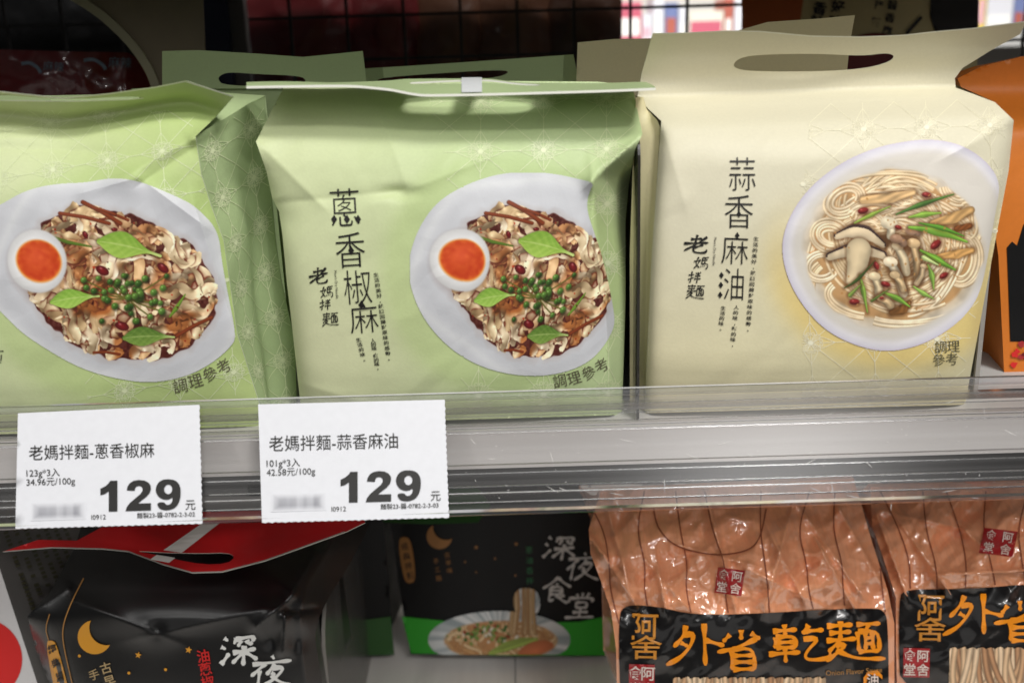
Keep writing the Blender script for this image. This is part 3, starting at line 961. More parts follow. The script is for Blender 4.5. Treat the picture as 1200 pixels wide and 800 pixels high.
    # brown slices
    for (P, hw, c) in (([px(330, 250), px(420, 245), px(505, 225)], [5, 7.5, 4], (200, 164, 116)), ([px(570, 330), px(640, 315), px(705, 285)], [4, 8, 5], (180, 142, 92)), ([px(590, 445), px(650, 440), px(708, 425)], [3, 6.5, 4], (184, 140, 84)), ([px(430, 640), px(470, 630), px(490, 605)], [4, 7, 3], (122, 82, 44)), ([px(655, 350), px(700, 340)], [4, 4], (120, 70, 36))):
        k_ = len(P)
        P = rounded(P, 2, False) if k_ > 2 else np.asarray(P)
        hw = np.interp(np.linspace(0, 1, len(P)), np.linspace(0, 1, k_), hw) * .9
        sh(P, hw + 2)
        C.stroke(P, hw, lambda t, v, c=c: np.clip(np.asarray(c, float) * (1.12 - .5 * np.clip(np.abs(v + .2 * np.sin(t * 9)) - .5, 0, 1) - .12 * np.sin(t * 11 + v * 4))[..., None], 0, 255), soft=.8)
    # dark centre of braised bits
    for (a, b, rr, c) in ((490, 400, 16, (92, 60, 36)), (400, 390, 12, (110, 74, 46)), (450, 500, 18, (160, 120, 76)), (345, 470, 11, (96, 62, 36))):
        C.ellipse(*px(a, b), rr, rr * .7, .3, lambda u, v, r, c=c: np.broadcast_to(np.asarray(c, float), r.shape + (3,)), soft=.6, alpha=.8)
    # shiitake: two dark-rimmed pale slices with their stalk
    for (pts, hw, rim) in (([px(240, 375), px(290, 355), px(350, 365), px(398, 405)], [4, 8.5, 8.5, 4], -1), ([px(215, 445), px(270, 425), px(340, 420), px(398, 440)], [5, 8, 8, 5], -1)):
        pts = rounded(pts, 2, False)
        hw = np.interp(np.linspace(0, 1, len(pts)), np.linspace(0, 1, 4), hw)
        sh(pts, np.asarray(hw) + 3)
        C.stroke(pts, hw, lambda t, v: np.where((v < -.55)[..., None], np.array([66, 48, 44.]), np.array([226, 204, 168.]) * (1 - .20 * np.clip(v, 0, 1) + .05 * np.sin(t * 6 + 2 * v))[..., None]), soft=.7)
    P = [px(315, 425), px(310, 470), px(285, 530)]
    sh(P, [16, 14, 8])
    C.stroke(P, [14.5, 12.5, 4.5], lambda t, v: np.array([226, 204, 164.]) * (1 - .22 * np.abs(v) ** 2)[..., None], soft=.8)
    # small pale mushrooms: stalk and cap
    for (a, b, c, d, hw, cap, col) in ((420, 330, 425, 375, 5, 10, (230, 214, 182)), (450, 410, 480, 500, 5.5, 7, (228, 206, 168)), (425, 465, 470, 575, 5.5, 8.5, (234, 216, 184)), (440, 510, 470, 560, 4, 6, (214, 184, 140)), (505, 400, 520, 530, 5, 8, (206, 174, 130)), (370, 515, 385, 585, 5, 7, (226, 204, 164)), (445, 385, 470, 400, 5, 7.5, (160, 124, 98)), (495, 358, 520, 365, 4, 6.5, (166, 130, 104)), (540, 480, 515, 540, 3.5, 4, (214, 186, 146)), (390, 590, 425, 615, 5, 5, (214, 184, 140))):
        P = [px(a, b), px((a + c) / 2 + 6, (b + d) / 2), px(c, d)]
        sh(P, hw + 2.5)
        C.stroke(P, [hw * .8, hw, hw * .9], flat(np.minimum(255, np.asarray(col) * 1.02), .4), soft=.8)
        C.ellipse(*px(a, b), cap, cap * .72, .2, lambda u, v, r, col=col: np.clip(np.asarray(col, float) * (1.08 - .3 * np.clip(v * .7 + r * .3, 0, 1))[..., None] + 26 * np.clip(1 - np.hypot(u + .3, v + .4) / .4, 0, 1)[..., None], 0, 255), soft=.12)
    # spring onion
    for (P, hw, c) in (([(300, 330), (350, 305), (425, 272)], 3.2, (140, 166, 70)), ([(445, 300), (530, 265), (645, 230)], 3.6, (78, 116, 52)), ([(490, 310), (540, 300), (600, 295)], 4.4, (134, 170, 70)), ([(490, 345), (590, 355), (690, 395)], 6.6, (122, 170, 62)), ([(525, 330), (600, 345), (680, 375)], 3.6, (86, 136, 46)), ([(530, 425), (580, 455), (650, 492)], 5.6, (110, 156, 56)), ([(540, 450), (590, 475)], 3, (196, 214, 140)), ([(555, 475), (570, 510), (575, 560)], 4, (124, 158, 70)), ([(318, 510), (330, 560), (345, 640)], 3.6, (122, 152, 64)), ([(265, 555), (310, 530), (372, 460)], 2.2, (60, 80, 36)), ([(400, 570), (450, 590), (492, 620)], 4, (126, 168, 66)), ([(505, 550), (540, 575), (575, 592)], 3.4, (142, 176, 84)), ([(285, 580), (320, 545)], 2.6, (130, 152, 72)), ([(360, 600), (420, 560)], 1.6, (90, 110, 50))):
        P = [px(*p) for p in P]
        n = len(P)
        wv = [hw * .25] + [hw] * (n - 2) + [hw * .2] if n > 2 else [hw, hw * .3]
        P = rounded(P, 2, False)
        wv = np.interp(np.linspace(0, 1, len(P)), np.linspace(0, 1, len(wv)), wv)
        sh(P, wv + 1.6)
        C.stroke(P, wv, lambda t, v, c=c: np.clip(np.asarray(c, float) * (1.0 - .28 * np.clip(v, 0, 1) + .3 * np.exp(-((v + .35) / .2) ** 2))[..., None], 0, 255), soft=.7)
    # soft light and shade of the heap itself in the printed photograph
    lum = (vnoise(C.X / 15, C.Y / 15, 41) * .6 + vnoise(C.X / 7, C.Y / 7, 42) * .4 - .5)
    C.c *= (1 + m2 * np.clip(lum * .4, -.12, .05))[..., None]
    # goji berries
    for (a, b, rr, an) in ((210 + 120, 287, 7.5, -.2), (550, 232, 6.5, .1), (582, 405, 8.5, -.7), (452, 345, 5, .3), (376, 478, 6, 1.2), (408, 542, 6.5, .3), (300, 603, 7, .0), (610, 512, 6.5, -.5), (395, 350 + 240, 3, 0)):
        x, y = px(a, b)
        C.ellipse(x + .6, y + 1, rr + 1, rr * .62 + 1, an, lambda u, v, r: np.broadcast_to(np.array([90, 44, 24.]), r.shape + (3,)), soft=.5, alpha=.5)
        rr *= .85
        C.ellipse(x, y, rr, rr * .6, an, lambda u, v, r: np.array([150, 46, 42.]) * (1.1 - .4 * np.clip(v + .3, 0, 1) - .2 * r)[..., None] + 70 * np.clip(1 - np.hypot(u + .3, (v + .4)) / .35, 0, 1)[..., None], soft=.15)
    for _ in range(60):
        a = rs.uniform(0, 6.28)
        q = math.sqrt(rs.random()) * .95
        C.ellipse(1047 + 96 * q * math.cos(a), 290 + 84 * q * math.sin(a), rs.uniform(.8, 2), rs.uniform(.7, 1.4), rs.uniform(0, 3), lambda u, v, r: np.broadcast_to(np.array([186, 134, 78.]), r.shape + (3,)), soft=.5, alpha=.8)
    return C


def lay_photo(name, C, outline, S, parent, warp=None, label=None):
    """lay the printed photograph on the surface S inside the outline"""
    X, Y = C.X, C.Y
    if warp:
        X, Y = warp(X, Y)
    ins = inside(X, Y, rounded(outline, 2))
    q = ins[:-1, :-1] & ins[1:, :-1] & ins[:-1, 1:] & ins[1:, 1:]
    i, j = np.nonzero(q)
    W = C.W
    F = np.stack([i * W + j, (i + 1) * W + j, (i + 1) * W + j + 1, i * W + j + 1], 1)
    used = np.unique(F)
    mp = np.zeros(C.W * C.H, int)
    mp[used] = np.arange(len(used))
    V = S(X.ravel()[used], Y.ravel()[used])
    o = obj_from(name, V, mp[F].tolist(), M_photo, parent, colors=C.colors().reshape(-1, 3)[used])
    if label:
        o['label'] = label
    return o


def flower_tile(L, M2, wd):
    """one pattern cell round (0, 0): crossing lines and a scrolled flower; M2 maps tile units to the sheet"""
    def rb(P):
        P = np.asarray(P, float)
        if len(P) > 2:
            P = rounded(P, 2, False)
        P = resample(np.stack(M2(P[:, 0], P[:, 1]), 1), 2.5, False)
        if len(P) > 2 and L.ok(P):
            L.ribbon(P, wd)
    for a, b in (((-1, 0), (1, 0)), ((0, -1), (0, 1)), ((-1, -1), (1, 1)), ((-1, 1), (1, -1))):
        rb([a, b])
    for k in range(4):
        a = k * PI / 2
        R = lambda u, v: (u * math.cos(a) - v * math.sin(a), u * math.sin(a) + v * math.cos(a))
        rb([R(.08, .02), R(.30, .24), R(.52, .14), R(.78, 0)])
        rb([R(.08, -.02), R(.30, -.24), R(.52, -.14), R(.78, 0)])
        for s_ in (-1, 1):
            rb([R(.1, .04 * s_), R(.34, .16 * s_), R(.40, .05 * s_), R(.30, .02 * s_), R(.27, .09 * s_), R(.33, .1 * s_)])
        a += PI / 4
        rb([R(.05, .03), R(.3, .12), R(.44, 0), R(.3, -.12), R(.05, -.03)])
        rb([R(.12, 0), R(.36, 0)])
    t = np.linspace(0, 2 * PI, 13)
    P = np.stack(M2(.09 * np.cos(t), .09 * np.sin(t)), 1)
    if L.ok(P):
        L.poly(P[:-1])


# ------------------------------------------------------------------ shelves
ZT, ZB = -0.019, -0.037
s_up = thing('shelf', (0, 0.25, ZT), 'pale grey metal shelf board carrying the green and cream noodle packets', 'shelf')
b = MB()
b.box((-.62, .0125, ZB + .001), (.62, .60, ZT))
b.build('board', M_shelf, s_up)
b = MB()
b.box((-.62, .0095, ZB), (.62, .0125, ZT - .0006))
b.build('front_edge', M_shelf, s_up)
s_lo = thing('shelf', (0, 0.25, -.30), 'pale lower shelf board under the black and striped orange bags', 'shelf')
for xa, xb in ((-.7, -.0052), (-.0045, .7)):
    b = MB()
    b.box((xa, -.02, -.318), (xb, .5, -.30))
    b.build('board', M_shelf_low, s_lo)
s_top = thing('shelf', (0, 0.25, .198), 'shelf board above the packets shading the back of the bay', 'shelf')
b = MB()
b.box((-.62, -.012, .198), (.62, .46, .216))
b.build('board', M_shelf, s_top)

# price rail: one clear extrusion, profile in (y, z)
rail = thing('price_rail', (0, -.01, -.02), 'clear ribbed plastic price rail along the shelf front, holding two white tags', 'price rail')
RT, RB = np.array([0.0, 0.0]), np.array([-.0262, -.0418])      # top and bottom of the front sheet


def extrude(prof, name, m, x0=-.62, x1=.62, n=2):
    prof = np.asarray(prof, float)
    k = len(prof)
    V = [(x, y, z) for x in np.linspace(x0, x1, n) for y, z in prof]
    F = [[i * k + j, (i + 1) * k + j, (i + 1) * k + (j + 1) % k, i * k + (j + 1) % k] for i in range(n - 1) for j in range(k)]
    F += [list(range(k)), list(range((n - 1) * k, n * k))[::-1]]
    return obj_from(name, V, F, m, rail, smooth=False)


def along(t, off):
    d = RB - RT
    nrm = np.array([d[1], -d[0]]) / np.linalg.norm(d)      # towards the viewer
    return RT + d * t + nrm * off


if along(.5, 1)[0] > along(.5, 0)[0]:
    _al = along
    along = lambda t, off: _al(t, -off)
extrude([along(.03, 0), along(.97, 0), along(.97, -.0011), along(.03, -.0011)], 'sheet', M_rail)
extrude([along(-.02, -.0024), along(-.012, .0006), along(.03, .0010), along(.045, .0004), along(.045, -.0004), along(.012, -.0026)], 'lip', M_lip)
extrude([along(-.026, -.0012), along(-.022, .0008), along(-.010, .0011), along(-.0125, -.0008)], 'lip_edge', M_lipedge)
extrude([along(.955, .0012), along(.98, .0022), along(1.0, .0014), along(1.0, -.0015), along(.955, -.0006)], 'bottom_lip', M_lip)
for t, h, m_ in ((.12, .010, M_rail), (.19, .004, M_rib), (.26, .012, M_rail), (.292, .004, M_rib), (.335, .010, M_rail), (.60, .012, M_rail), (.665, .004, M_rib), (.77, .006, M_rib), (.83, .012, M_rail), (.90, .006, M_rib)):
    extrude([along(t - h, .0003), along(t, .0003 + h * .07), along(t + h, .0003)], 'rib', m_)
# rear web that joins the rail to the shelf edge
extrude([(-.0016, -.0065), (.0095, -.0065), (.0095, -.0077), (-.0022, -.0077)], 'web', M_rail)


# ------------------------------------------------------------------ price tags
# (wear of the rail follows rail_surface below)
def rail_surface(off):
    P0 = along(0.0, off)
    d = RB - RT
    n3 = np.array([0, d[1], -d[0]])
    if n3[1] > 0:
        n3 = -n3

    def S(px, py, extra=0.0):
        dr = ray(px, py)
        t = ((np.array([0, P0[0], P0[1]]) - CAM) @ n3 + np.linalg.norm(n3) * extra) / (dr @ n3)
        return CAM + t[..., None] * dr
    return S


rs = random.Random(77)
L = Letters(rail_surface(.0006))
for k in range(46):
    x, y = rs.uniform(525, 1195), rs.uniform(470, 592)
    ln, a_ = rs.choice((2, 3, 5, 9, 16)), rs.uniform(-.5, .5) + rs.choice((0, 0, 1.2))
    L.ribbon([(x, y), (x + ln * .5 * math.cos(a_), y + ln * .5 * math.sin(a_) + .3), (x + ln * math.cos(a_), y + ln * math.sin(a_))], [.2, .6, .2])
for k in range(60):
    x, y, r_ = rs.uniform(525, 1195), rs.uniform(466, 598), rs.uniform(.25, .55)
    L.poly([(x + r_ * math.cos(a), y + r_ * math.sin(a)) for a in np.linspace(0, 5.2, 6)])
L.build('scratches', mat('scuffed_plastic', (206, 204, 200), rough=.6), rail)
_nine = rounded([(15, 0), (24, 1.5), (29.5, 8), (30.5, 18), (29, 28), (24, 36), (14, 38.8), (5, 37), (1.2, 28.8), (10.6, 28), (12.5, 31.6), (17, 31.8), (20.4, 28), (20.8, 22.3), (17, 25), (11, 25.6), (3.6, 22), (-.4, 13), (3, 4), (8.5, .6)], 2)
_hole = [(15.4 + 4.9 * math.cos(a), 12.6 + 6.0 * math.sin(a)) for a in np.linspace(0, 2 * PI, 18, endpoint=False)]
_two = [(1, 12.5), (1.8, 8), (4.6, 3.6), (9, 1), (15, 0), (22, .9), (27, 3.6), (29.6, 7.4), (30, 11.6), (28.4, 16.4), (24.6, 20.8), (18.6, 25.4), (14.4, 29), (30, 29), (30, 38), (-.5, 38), (1, 33), (4.6, 28.2), (11.6, 22.2), (17.4, 17.4), (19.8, 13.6), (20, 11), (18.6, 8.4), (15.6, 7.3), (12.6, 8), (11, 10.2), (10.6, 13.2)]
_one = [(21, 0), (21, 38), (10.6, 38), (10.6, 13), (6, 16), (.6, 17.6), (.6, 9.4), (6.6, 6.4), (10.4, 3), (12.4, 0)]
DIGIT = {k: (lambda r: (r[0], r[1].tolist()))(fill2d(p, h, 3.0)) for k, p, h in (('1', _one, ()), ('2', _two, ()), ('9', _nine, (_hole,)))}


def price_tag(corners, label, name, per, unit, num, code, xo, yo):
    S = rail_surface(.0018)
    c0 = S(np.array([np.mean([c[0] for c in corners])]), np.array([corners[2][1]]))[0]
    t = thing('price_tag', c0, label, 'price tag', 'price tags on the rail')
    rs = random.Random(len(name) + corners[0][0])
    (x0, y0), (x1, y1), (x2, y2), (x3, y3) = corners
    out = [(x0, y0), (x1, y1)]
    for k in range(1, 40):
        f = k / 40
        out.append((x1 + (x2 - x1) * f + (.8 if k % 2 else -.5) * rs.uniform(.4, 1), y1 + (y2 - y1) * f))
    out.append((x2, y2))
    for k in range(1, 56):
        f = k / 56
        out.append((x2 + (x3 - x2) * f, y2 + (y3 - y2) * f + (.8 if k % 2 else -.5) * rs.uniform(.4, 1)))
    out.append((x3, y3))
    warp = lambda px, py: S(px, py, .0002 * np.sin((np.asarray(px) - x0) / 60.0) + .0003)
    card = sheet('card', out, warp, [M_card, M_card], t, step=9, thick=.0004, tdir=(0, 1, -.6))
    A = -.030
    ink = lambda px, py: S(px, py, .0009)
    L = Letters(ink)
    L.line(name, x0 + 13, y0 + 53.5, 147 if xo == 0 else 151, h=1.06, ang=A * .8)
    L.build('product_name', M_ink, card)
    L = Letters(ink)
    L.line(per, x0 + 10, y0 + 74 - .5 * xo, 39, ang=A)
    L.line(unit, x0 + 10, y0 + 84.5 - .5 * xo, 57, ang=A)
    L.line('元', x1 - 16, y0 + 112, 11.5, ang=A, h=1.05)
    L.line('I0912', x0 + 86, y0 + 124.5 + xo * .5, 17, ang=A)
    L.line(code, x0 + 139.5 + xo * 2, y0 + 122.5, 68, ang=A, bold=.004)
    L.build('small_print', M_ink, card)
    L = Letters(ink)
    for q, ch in enumerate(num):
        V, F = DIGIT[ch]
        a_, b_ = V[:, 0] * .98 + q * 34.5 + (4 if q == 0 else 0), V[:, 1] * .95
        L.put(np.stack([x0 + 92 + a_, y0 + 79.5 + b_ + A * a_], 1), F)
    L.build('price_number', M_ink, card)
    # faded, smeared barcode
    bx, by = x0 + 15, y0 + 105
    nx, ny = 66, 22
    gx, gy = np.meshgrid(np.arange(nx), np.arange(ny))
    e = np.minimum(np.minimum(gx, nx - 1 - gx) / 10, np.minimum(gy, ny - 1 - gy) / 7).clip(0, 1)
    a = e * (.35 + .45 * vnoise(gx / 4.0, gy / 60.0, 9)) * (.45 + .55 * gy / ny)
    colr = lin(np.array([222, 223, 228.]) * (1 - a[..., None]) + np.array([96, 96, 104.]) * a[..., None])
    V = S((bx + gx).ravel(), (by + gy - .03 * gx).ravel(), .00075)
    F = [[i * nx + j, (i + 1) * nx + j, (i + 1) * nx + j + 1, i * nx + j + 1] for i in range(ny - 1) for j in range(nx - 1)]
    obj_from('barcode', V, F, M_photo, card, colors=colr.reshape(-1, 3))


price_tag([(21, 484), (233.5, 474), (237, 613), (18, 619)], 'white price tag reading 129 under the packet cut off at the left', '老媽拌麵-蔥香椒麻', '123g*3入', '34.96元/100g', '129', '麵製23-醬-0782-2-3-02', 0, 0)
price_tag([(302.5, 473.5), (521, 468), (526, 606), (307, 612)], 'white price tag reading 129 below the middle green packet', '老媽拌麵-蒜香麻油', '101g*3入', '42.58元/100g', '129', '麵製23-醬-0782-2-3-03', 2, 0)


# ------------------------------------------------------------------ the paper packets on the upper shelf
def surf(D, off=0.0):
    return lambda x, y: at(x, y, D(np.asarray(x, float), np.asarray(y, float)) - off)


def bag_sides(root, outline, D, depth, ytop, m, name='side_gusset', pull=8.0):
    """folded sides and the back that close the bag behind its front sheet"""
    P = resample(outline, 8.0)
    cx = P[:, 0].mean()
    f = at(P[:, 0], P[:, 1], D(P[:, 0], P[:, 1]) + .0004)
    k = sstep(ytop - 4, ytop + 70, P[:, 1])[:, None]
    back = f + np.array([0, depth, 0]) * (.04 + .96 * k)
    mid = (f + back) / 2
    mid[:, 0] += np.where(P[:, 0] > cx, -1, 1) * .006 * k[:, 0] * (np.abs(P[:, 0] - cx) > 60)
    n = len(P)
    V = np.vstack([f, mid, back])
    F = [[r * n + i, (r + 1) * n + i, (r + 1) * n + (i + 1) % n, r * n + (i + 1) % n] for r in range(2) for i in range(n)]
    obj_from(name, V, F, m, root)
    V2, F2 = fill2d(outline, (), 14)
    kk = sstep(ytop - 4, ytop + 70, V2[:, 1])[:, None]
    B = at(V2[:, 0], V2[:, 1], D(V2[:, 0], V2[:, 1]) * 0 + np.median(D(P[:, 0], P[:, 1])))
    # back sheet follows the rear rim
    from_rim = at(V2[:, 0], V2[:, 1], D(V2[:, 0], V2[:, 1])) + np.array([0, depth, 0]) * (.04 + .96 * kk)
    obj_from('back_panel', from_rim, [f[::-1] for f in F2.tolist()], m, root)


GREEN_L, GREEN_R, CREAM = np.array([206, 215, 168.]), np.array([181, 201, 142.]), np.array([217, 214, 178.])

photo_a = photo_dry_noodles()
photo_b = photo_soup_noodles()

SMALL1, SMALL2, SMALL3 = '生活的美好，就該回歸對原味的感動。', '人的味，麵的味，', '生活的味。'


# ---- middle green packet
def D_mid(x, y):
    Y = pchip(y, [(92, .040), (112, .036), (140, .025), (168, .0175), (200, .0145), (300, .012), (420, .015), (500, .021)])
    u = (x - 530) / 205.0
    Y = Y - .006 * (1 - np.clip(u, -1, 1) ** 2) * sstep(140, 260, y)
    # left edge rolls back, right side folds back behind the slanting crease
    lx = pchip(y, [(90, 330), (165, 303), (200, 311), (232, 319), (350, 335), (470, 353)])
    Y = Y + .010 * np.exp(-np.clip(x - lx, 0, 200) / 9.0) * sstep(170, 230, y)
    rx = pchip(y, [(100, 800), (160, 752), (212, 694), (260, 694), (330, 706), (400, 712), (500, 716)])
    e = np.clip(x - rx, 0, 100)
    Y = Y + .00050 * e * sstep(150, 230, y) + .0000045 * e * e
    Y = Y - crease(x, y, (752, 158), (694, 212), .0055, 16, 9)
    Y = Y - crease(x, y, (694, 212), (702, 300), .0028, 12, 7, 20)
    Y = Y - crease(x, y, (300, 165), (372, 236), .0016, 16, 10, 16)
    Y = Y - crease(x, y, (318, 232), (300, 165), .0028, 5, 9, 6)
    Y = Y + crease(x, y, (345, 236), (466, 224), .0016, 10, 22, 24)
    Y = Y + bump(x, y, (466, 226), (22, 8), .0022)
    Y = Y - crease(x, y, (466, 228), (560, 190), .0012, 14, 9, 30)
    Y = Y - crease(x, y, (440, 120), (475, 215), .0007, 22, 10, 20)
    Y = Y + bump(x, y, (330, 258), (18, 16), .0016) + bump(x, y, (343, 390), (12, 40), .0008)
    Y = Y - crease(x, y, (340, 445), (420, 470), .0008, 10, 8)
    Y = Y + .0011 * facet(x, y, 7, 74) * sstep(120, 190, y) + .0007 * facet(x + 31, y, 13, 33) + .00022 * facet(x, y + 9, 15, 15)
    return Y


out_mid = [(333, 101), (360, 99), (560, 95), (700, 96), (741, 100), (746, 125), (753, 157), (744, 176), (737, 215), (733, 260), (733, 350), (731, 420), (729, 486), (560, 491), (355, 497), (349, 445), (342, 380), (336, 330), (331, 275), (327, 248), (319, 232), (312, 200), (300, 166), (316, 134)]
mid = thing('noodle_packet', at(540, 489, .05), 'green noodle packet in the middle with its handle folded flat', 'noodle packet', 'green noodle packets')


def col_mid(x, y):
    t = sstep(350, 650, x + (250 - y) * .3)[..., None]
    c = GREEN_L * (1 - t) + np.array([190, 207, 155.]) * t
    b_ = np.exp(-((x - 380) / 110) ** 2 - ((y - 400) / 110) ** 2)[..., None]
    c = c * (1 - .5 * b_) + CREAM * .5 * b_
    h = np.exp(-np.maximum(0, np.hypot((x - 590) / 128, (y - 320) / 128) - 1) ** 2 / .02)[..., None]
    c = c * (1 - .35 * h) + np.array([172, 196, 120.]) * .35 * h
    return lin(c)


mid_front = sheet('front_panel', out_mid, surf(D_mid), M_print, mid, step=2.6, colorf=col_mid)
bag_sides(mid, out_mid, D_mid, .075, 100, M_greenback)
crop = lambda P, s, x0, y0: np.array(P, float) / s + np.array([x0, y0])
bowl_mid = crop([(-6, 380), (0, 330), (30, 240), (90, 150), (180, 90), (300, 45), (420, 32), (530, 42), (610, 60), (668, 74), (648, 108), (640, 150), (645, 190), (662, 240), (690, 320), (715, 420), (735, 520), (742, 590), (705, 660), (650, 720), (560, 760), (440, 775), (300, 755), (180, 700), (90, 620), (30, 530), (0, 440)], 3.077, 480, 190)


def warp_mid(X, Y):
    k = (X - 43) / 107.0
    x = 543 + (X - 43) / 1.225 - .20 * (Y - 350) * np.clip(k, 0, 1.3) * .8
    x = np.where(X < 43, 543 + (X - 43) * 1.10 - 2, x)
    y = 305 + (Y - 306) * 0.985
    return x, y


lay_photo('bowl_print', photo_a, bowl_mid, surf(D_mid, .00035), mid_front, warp_mid)


class Pattern(Letters):
    def __init__(s, S, region, avoid=None):
        super().__init__(S)
        s.region, s.avoid = region, avoid

    def ok(s, P):
        r = inside(P[:, 0], P[:, 1], s.region).all()
        if s.avoid is not None:
            r = r and not inside(P[:, 0], P[:, 1], s.avoid).any()
        return r

    def ribbon(s, P, wd, mi=0, n=0):
        super().ribbon(P, wd, mi, n)


def ribbons_clipped(L):
    """ribbons are cut where they leave the region instead of being dropped"""
    base = L.ribbon

    def rib(P, wd, mi=0, n=0):
        ins = inside(P[:, 0], P[:, 1], L.region)
        if L.avoid is not None:
            ins &= ~inside(P[:, 0], P[:, 1], L.avoid)
        k = 0
        while k < len(P):
            if ins[k]:
                e = k
                while e + 1 < len(P) and ins[e + 1]:
                    e += 1
                if e - k >= 1:
                    base(P[k:e + 1], wd, mi, n)
                k = e + 1
            else:
                k += 1
    L.ribbon = rib
    L.ok = lambda P: len(P) > 13 or inside(P[:, 0], P[:, 1], L.region).any()
    return L


def pattern(root, S, region, avoid, frame, cells, m, wd):
    L = ribbons_clipped(Pattern(S, np.asarray(region, float), avoid))
    for (i, j) in cells:
        flower_tile(L, lambda u, v: frame(2 * i + u, 2 * j + v), wd)
    if L.n:
        L.build('flower_pattern', m, root)


pattern(mid_front, surf(D_mid, .0002), [(500, 108), (738, 108), (746, 155), (735, 215), (730, 480), (540, 485), (540, 420), (520, 180)], rounded(bowl_mid, 2),
        lambda u, v: (637 + 37 * u + 1.5 * v * u * .1, 176 + 31 * v - .8 * u + .6 * v * v), [(i, j) for i in (-2, -1, 0, 1) for j in (-1, 0, 1, 2, 3, 4)], M_lineg, .7)

L = Letters(surf(D_mid, .0004))
for ch, x, y, s_, a in (('蔥', 404, 243, (34, 44), .06), ('香', 410.5, 293, (34, 41), .07), ('椒', 419, 336, (32, 40), .09), ('麻', 426.5, 373, (33, 34), .10)):
    L.char(ch, x, y, 36, bold=-.010, ang=-a * .9, fit=s_)
for x, y in ((391.5, 257), (406.5, 257), (419.5, 257), (411.5, 293.5), (423.5, 357)):
    L.diamond(x, y, 3.6, 5.4)
L.build('title_lettering', M_ink, mid_front)
L = Letters(surf(D_mid, .0004))
L.brush(BR['老'], 374, 324, 23, 20, 2.6, ang=-.12, seed=1, shear=.1)
for ch, x, y, sx_, sy_ in (('媽', 383, 342, 15, 14), ('拌', 381, 357, 13, 13), ('麵', 387, 374, 19, 16)):
    L.brush(BR[ch], x, y, sx_, sy_, 1.55, ang=-.1, seed=ord(ch), shear=.1)
L.build('logo_lettering', M_ink, mid_front)
L = Letters(surf(D_mid, .0004))
L.column(SMALL1, (440.5, 322), (455.5, 420), 5.3, .012, sx=1.2)
L.column(SMALL2, (437, 399), (442.5, 431), 5.3, .012, sx=1.2)
L.column(SMALL3, (420, 398), (426.5, 421), 5.3, .012, sx=1.2)
L.line("Mom's Dry Noodle", 391.5, 317, 33, ang=PI / 2 - .07)
L.build('small_print', M_ink, mid_front)
L = Letters(surf(D_mid, .0004))
for ch, x, y, a in (('調', 656, 446, -.18), ('理', 673, 442.5, -.28), ('參', 690, 436.5, -.42), ('考', 705, 428, -.5)):
    L.char(ch, x, y, 17, bold=.0, ang=a)
L.build('caption_lettering', M_grayink, mid_front)

# folded-down handle: parameter s = photo column, r = 0 at the fold (rear) .. 1 at the free front edge
def fold_mid(x, r):
    yr = pchip(x, [(288, 98.5), (400, 96.5), (455, 94.5), (480, 92.5), (565, 92), (615, 97), (700, 97.5), (755, 96), (768, 101)])
    yf = pchip(x, [(288, 101), (400, 99.5), (450, 103), (500, 110.5), (565, 109.5), (640, 107.5), (720, 105), (768, 103)])
    A, B = at(x, yr, .036), at(x, yf, .003)
    t = np.asarray(r)[..., None]
    P = A * (1 - t) + B * t
    P[..., 2] += .0012 * np.sin(np.clip(r, 0, 1) * PI) * (.4 + .6 * np.sin(np.asarray(x) / 40.0))
    return P


slot = rounded([(478, 34), (486, 24), (575, 22), (628, 26), (636, 36), (628, 50), (570, 54), (488, 52)], 2)
mid_handle = sheet('handle', [(289, 8), (296, 0), (745, 0), (757, 6), (768, 88), (768, 100), (700, 100), (500, 100), (289, 100)], lambda x, y: fold_mid(x, y / 100.0), [M_greenback, M_edge], mid, holes=[slot], step=5, thick=.0007, tdir=(0, .2, -1))
L = Letters(lambda x, y: fold_mid(x, y / 100.0) + np.array([0, -.0001, .0005]))
for k in range(6):
    L.poly([(541, 4 + 16 * k), (565, 4 + 16 * k), (565, 20 + 16 * k), (541, 20 + 16 * k)][::-1])
L.build('tape', M_silver, mid_handle)


xx = np.linspace(289, 768, 90)
e0, e1 = fold_mid(xx, np.full(90, 1.0)), fold_mid(xx, np.full(90, 1.0))
e0[:, 1] -= .0006
e1[:, 1] -= .0006
e1[:, 2] -= .0009
obj_from('cut_edge', np.vstack([e0, e1]), [[i, 90 + i, 91 + i, i + 1] for i in range(89)], M_edge, mid_handle)


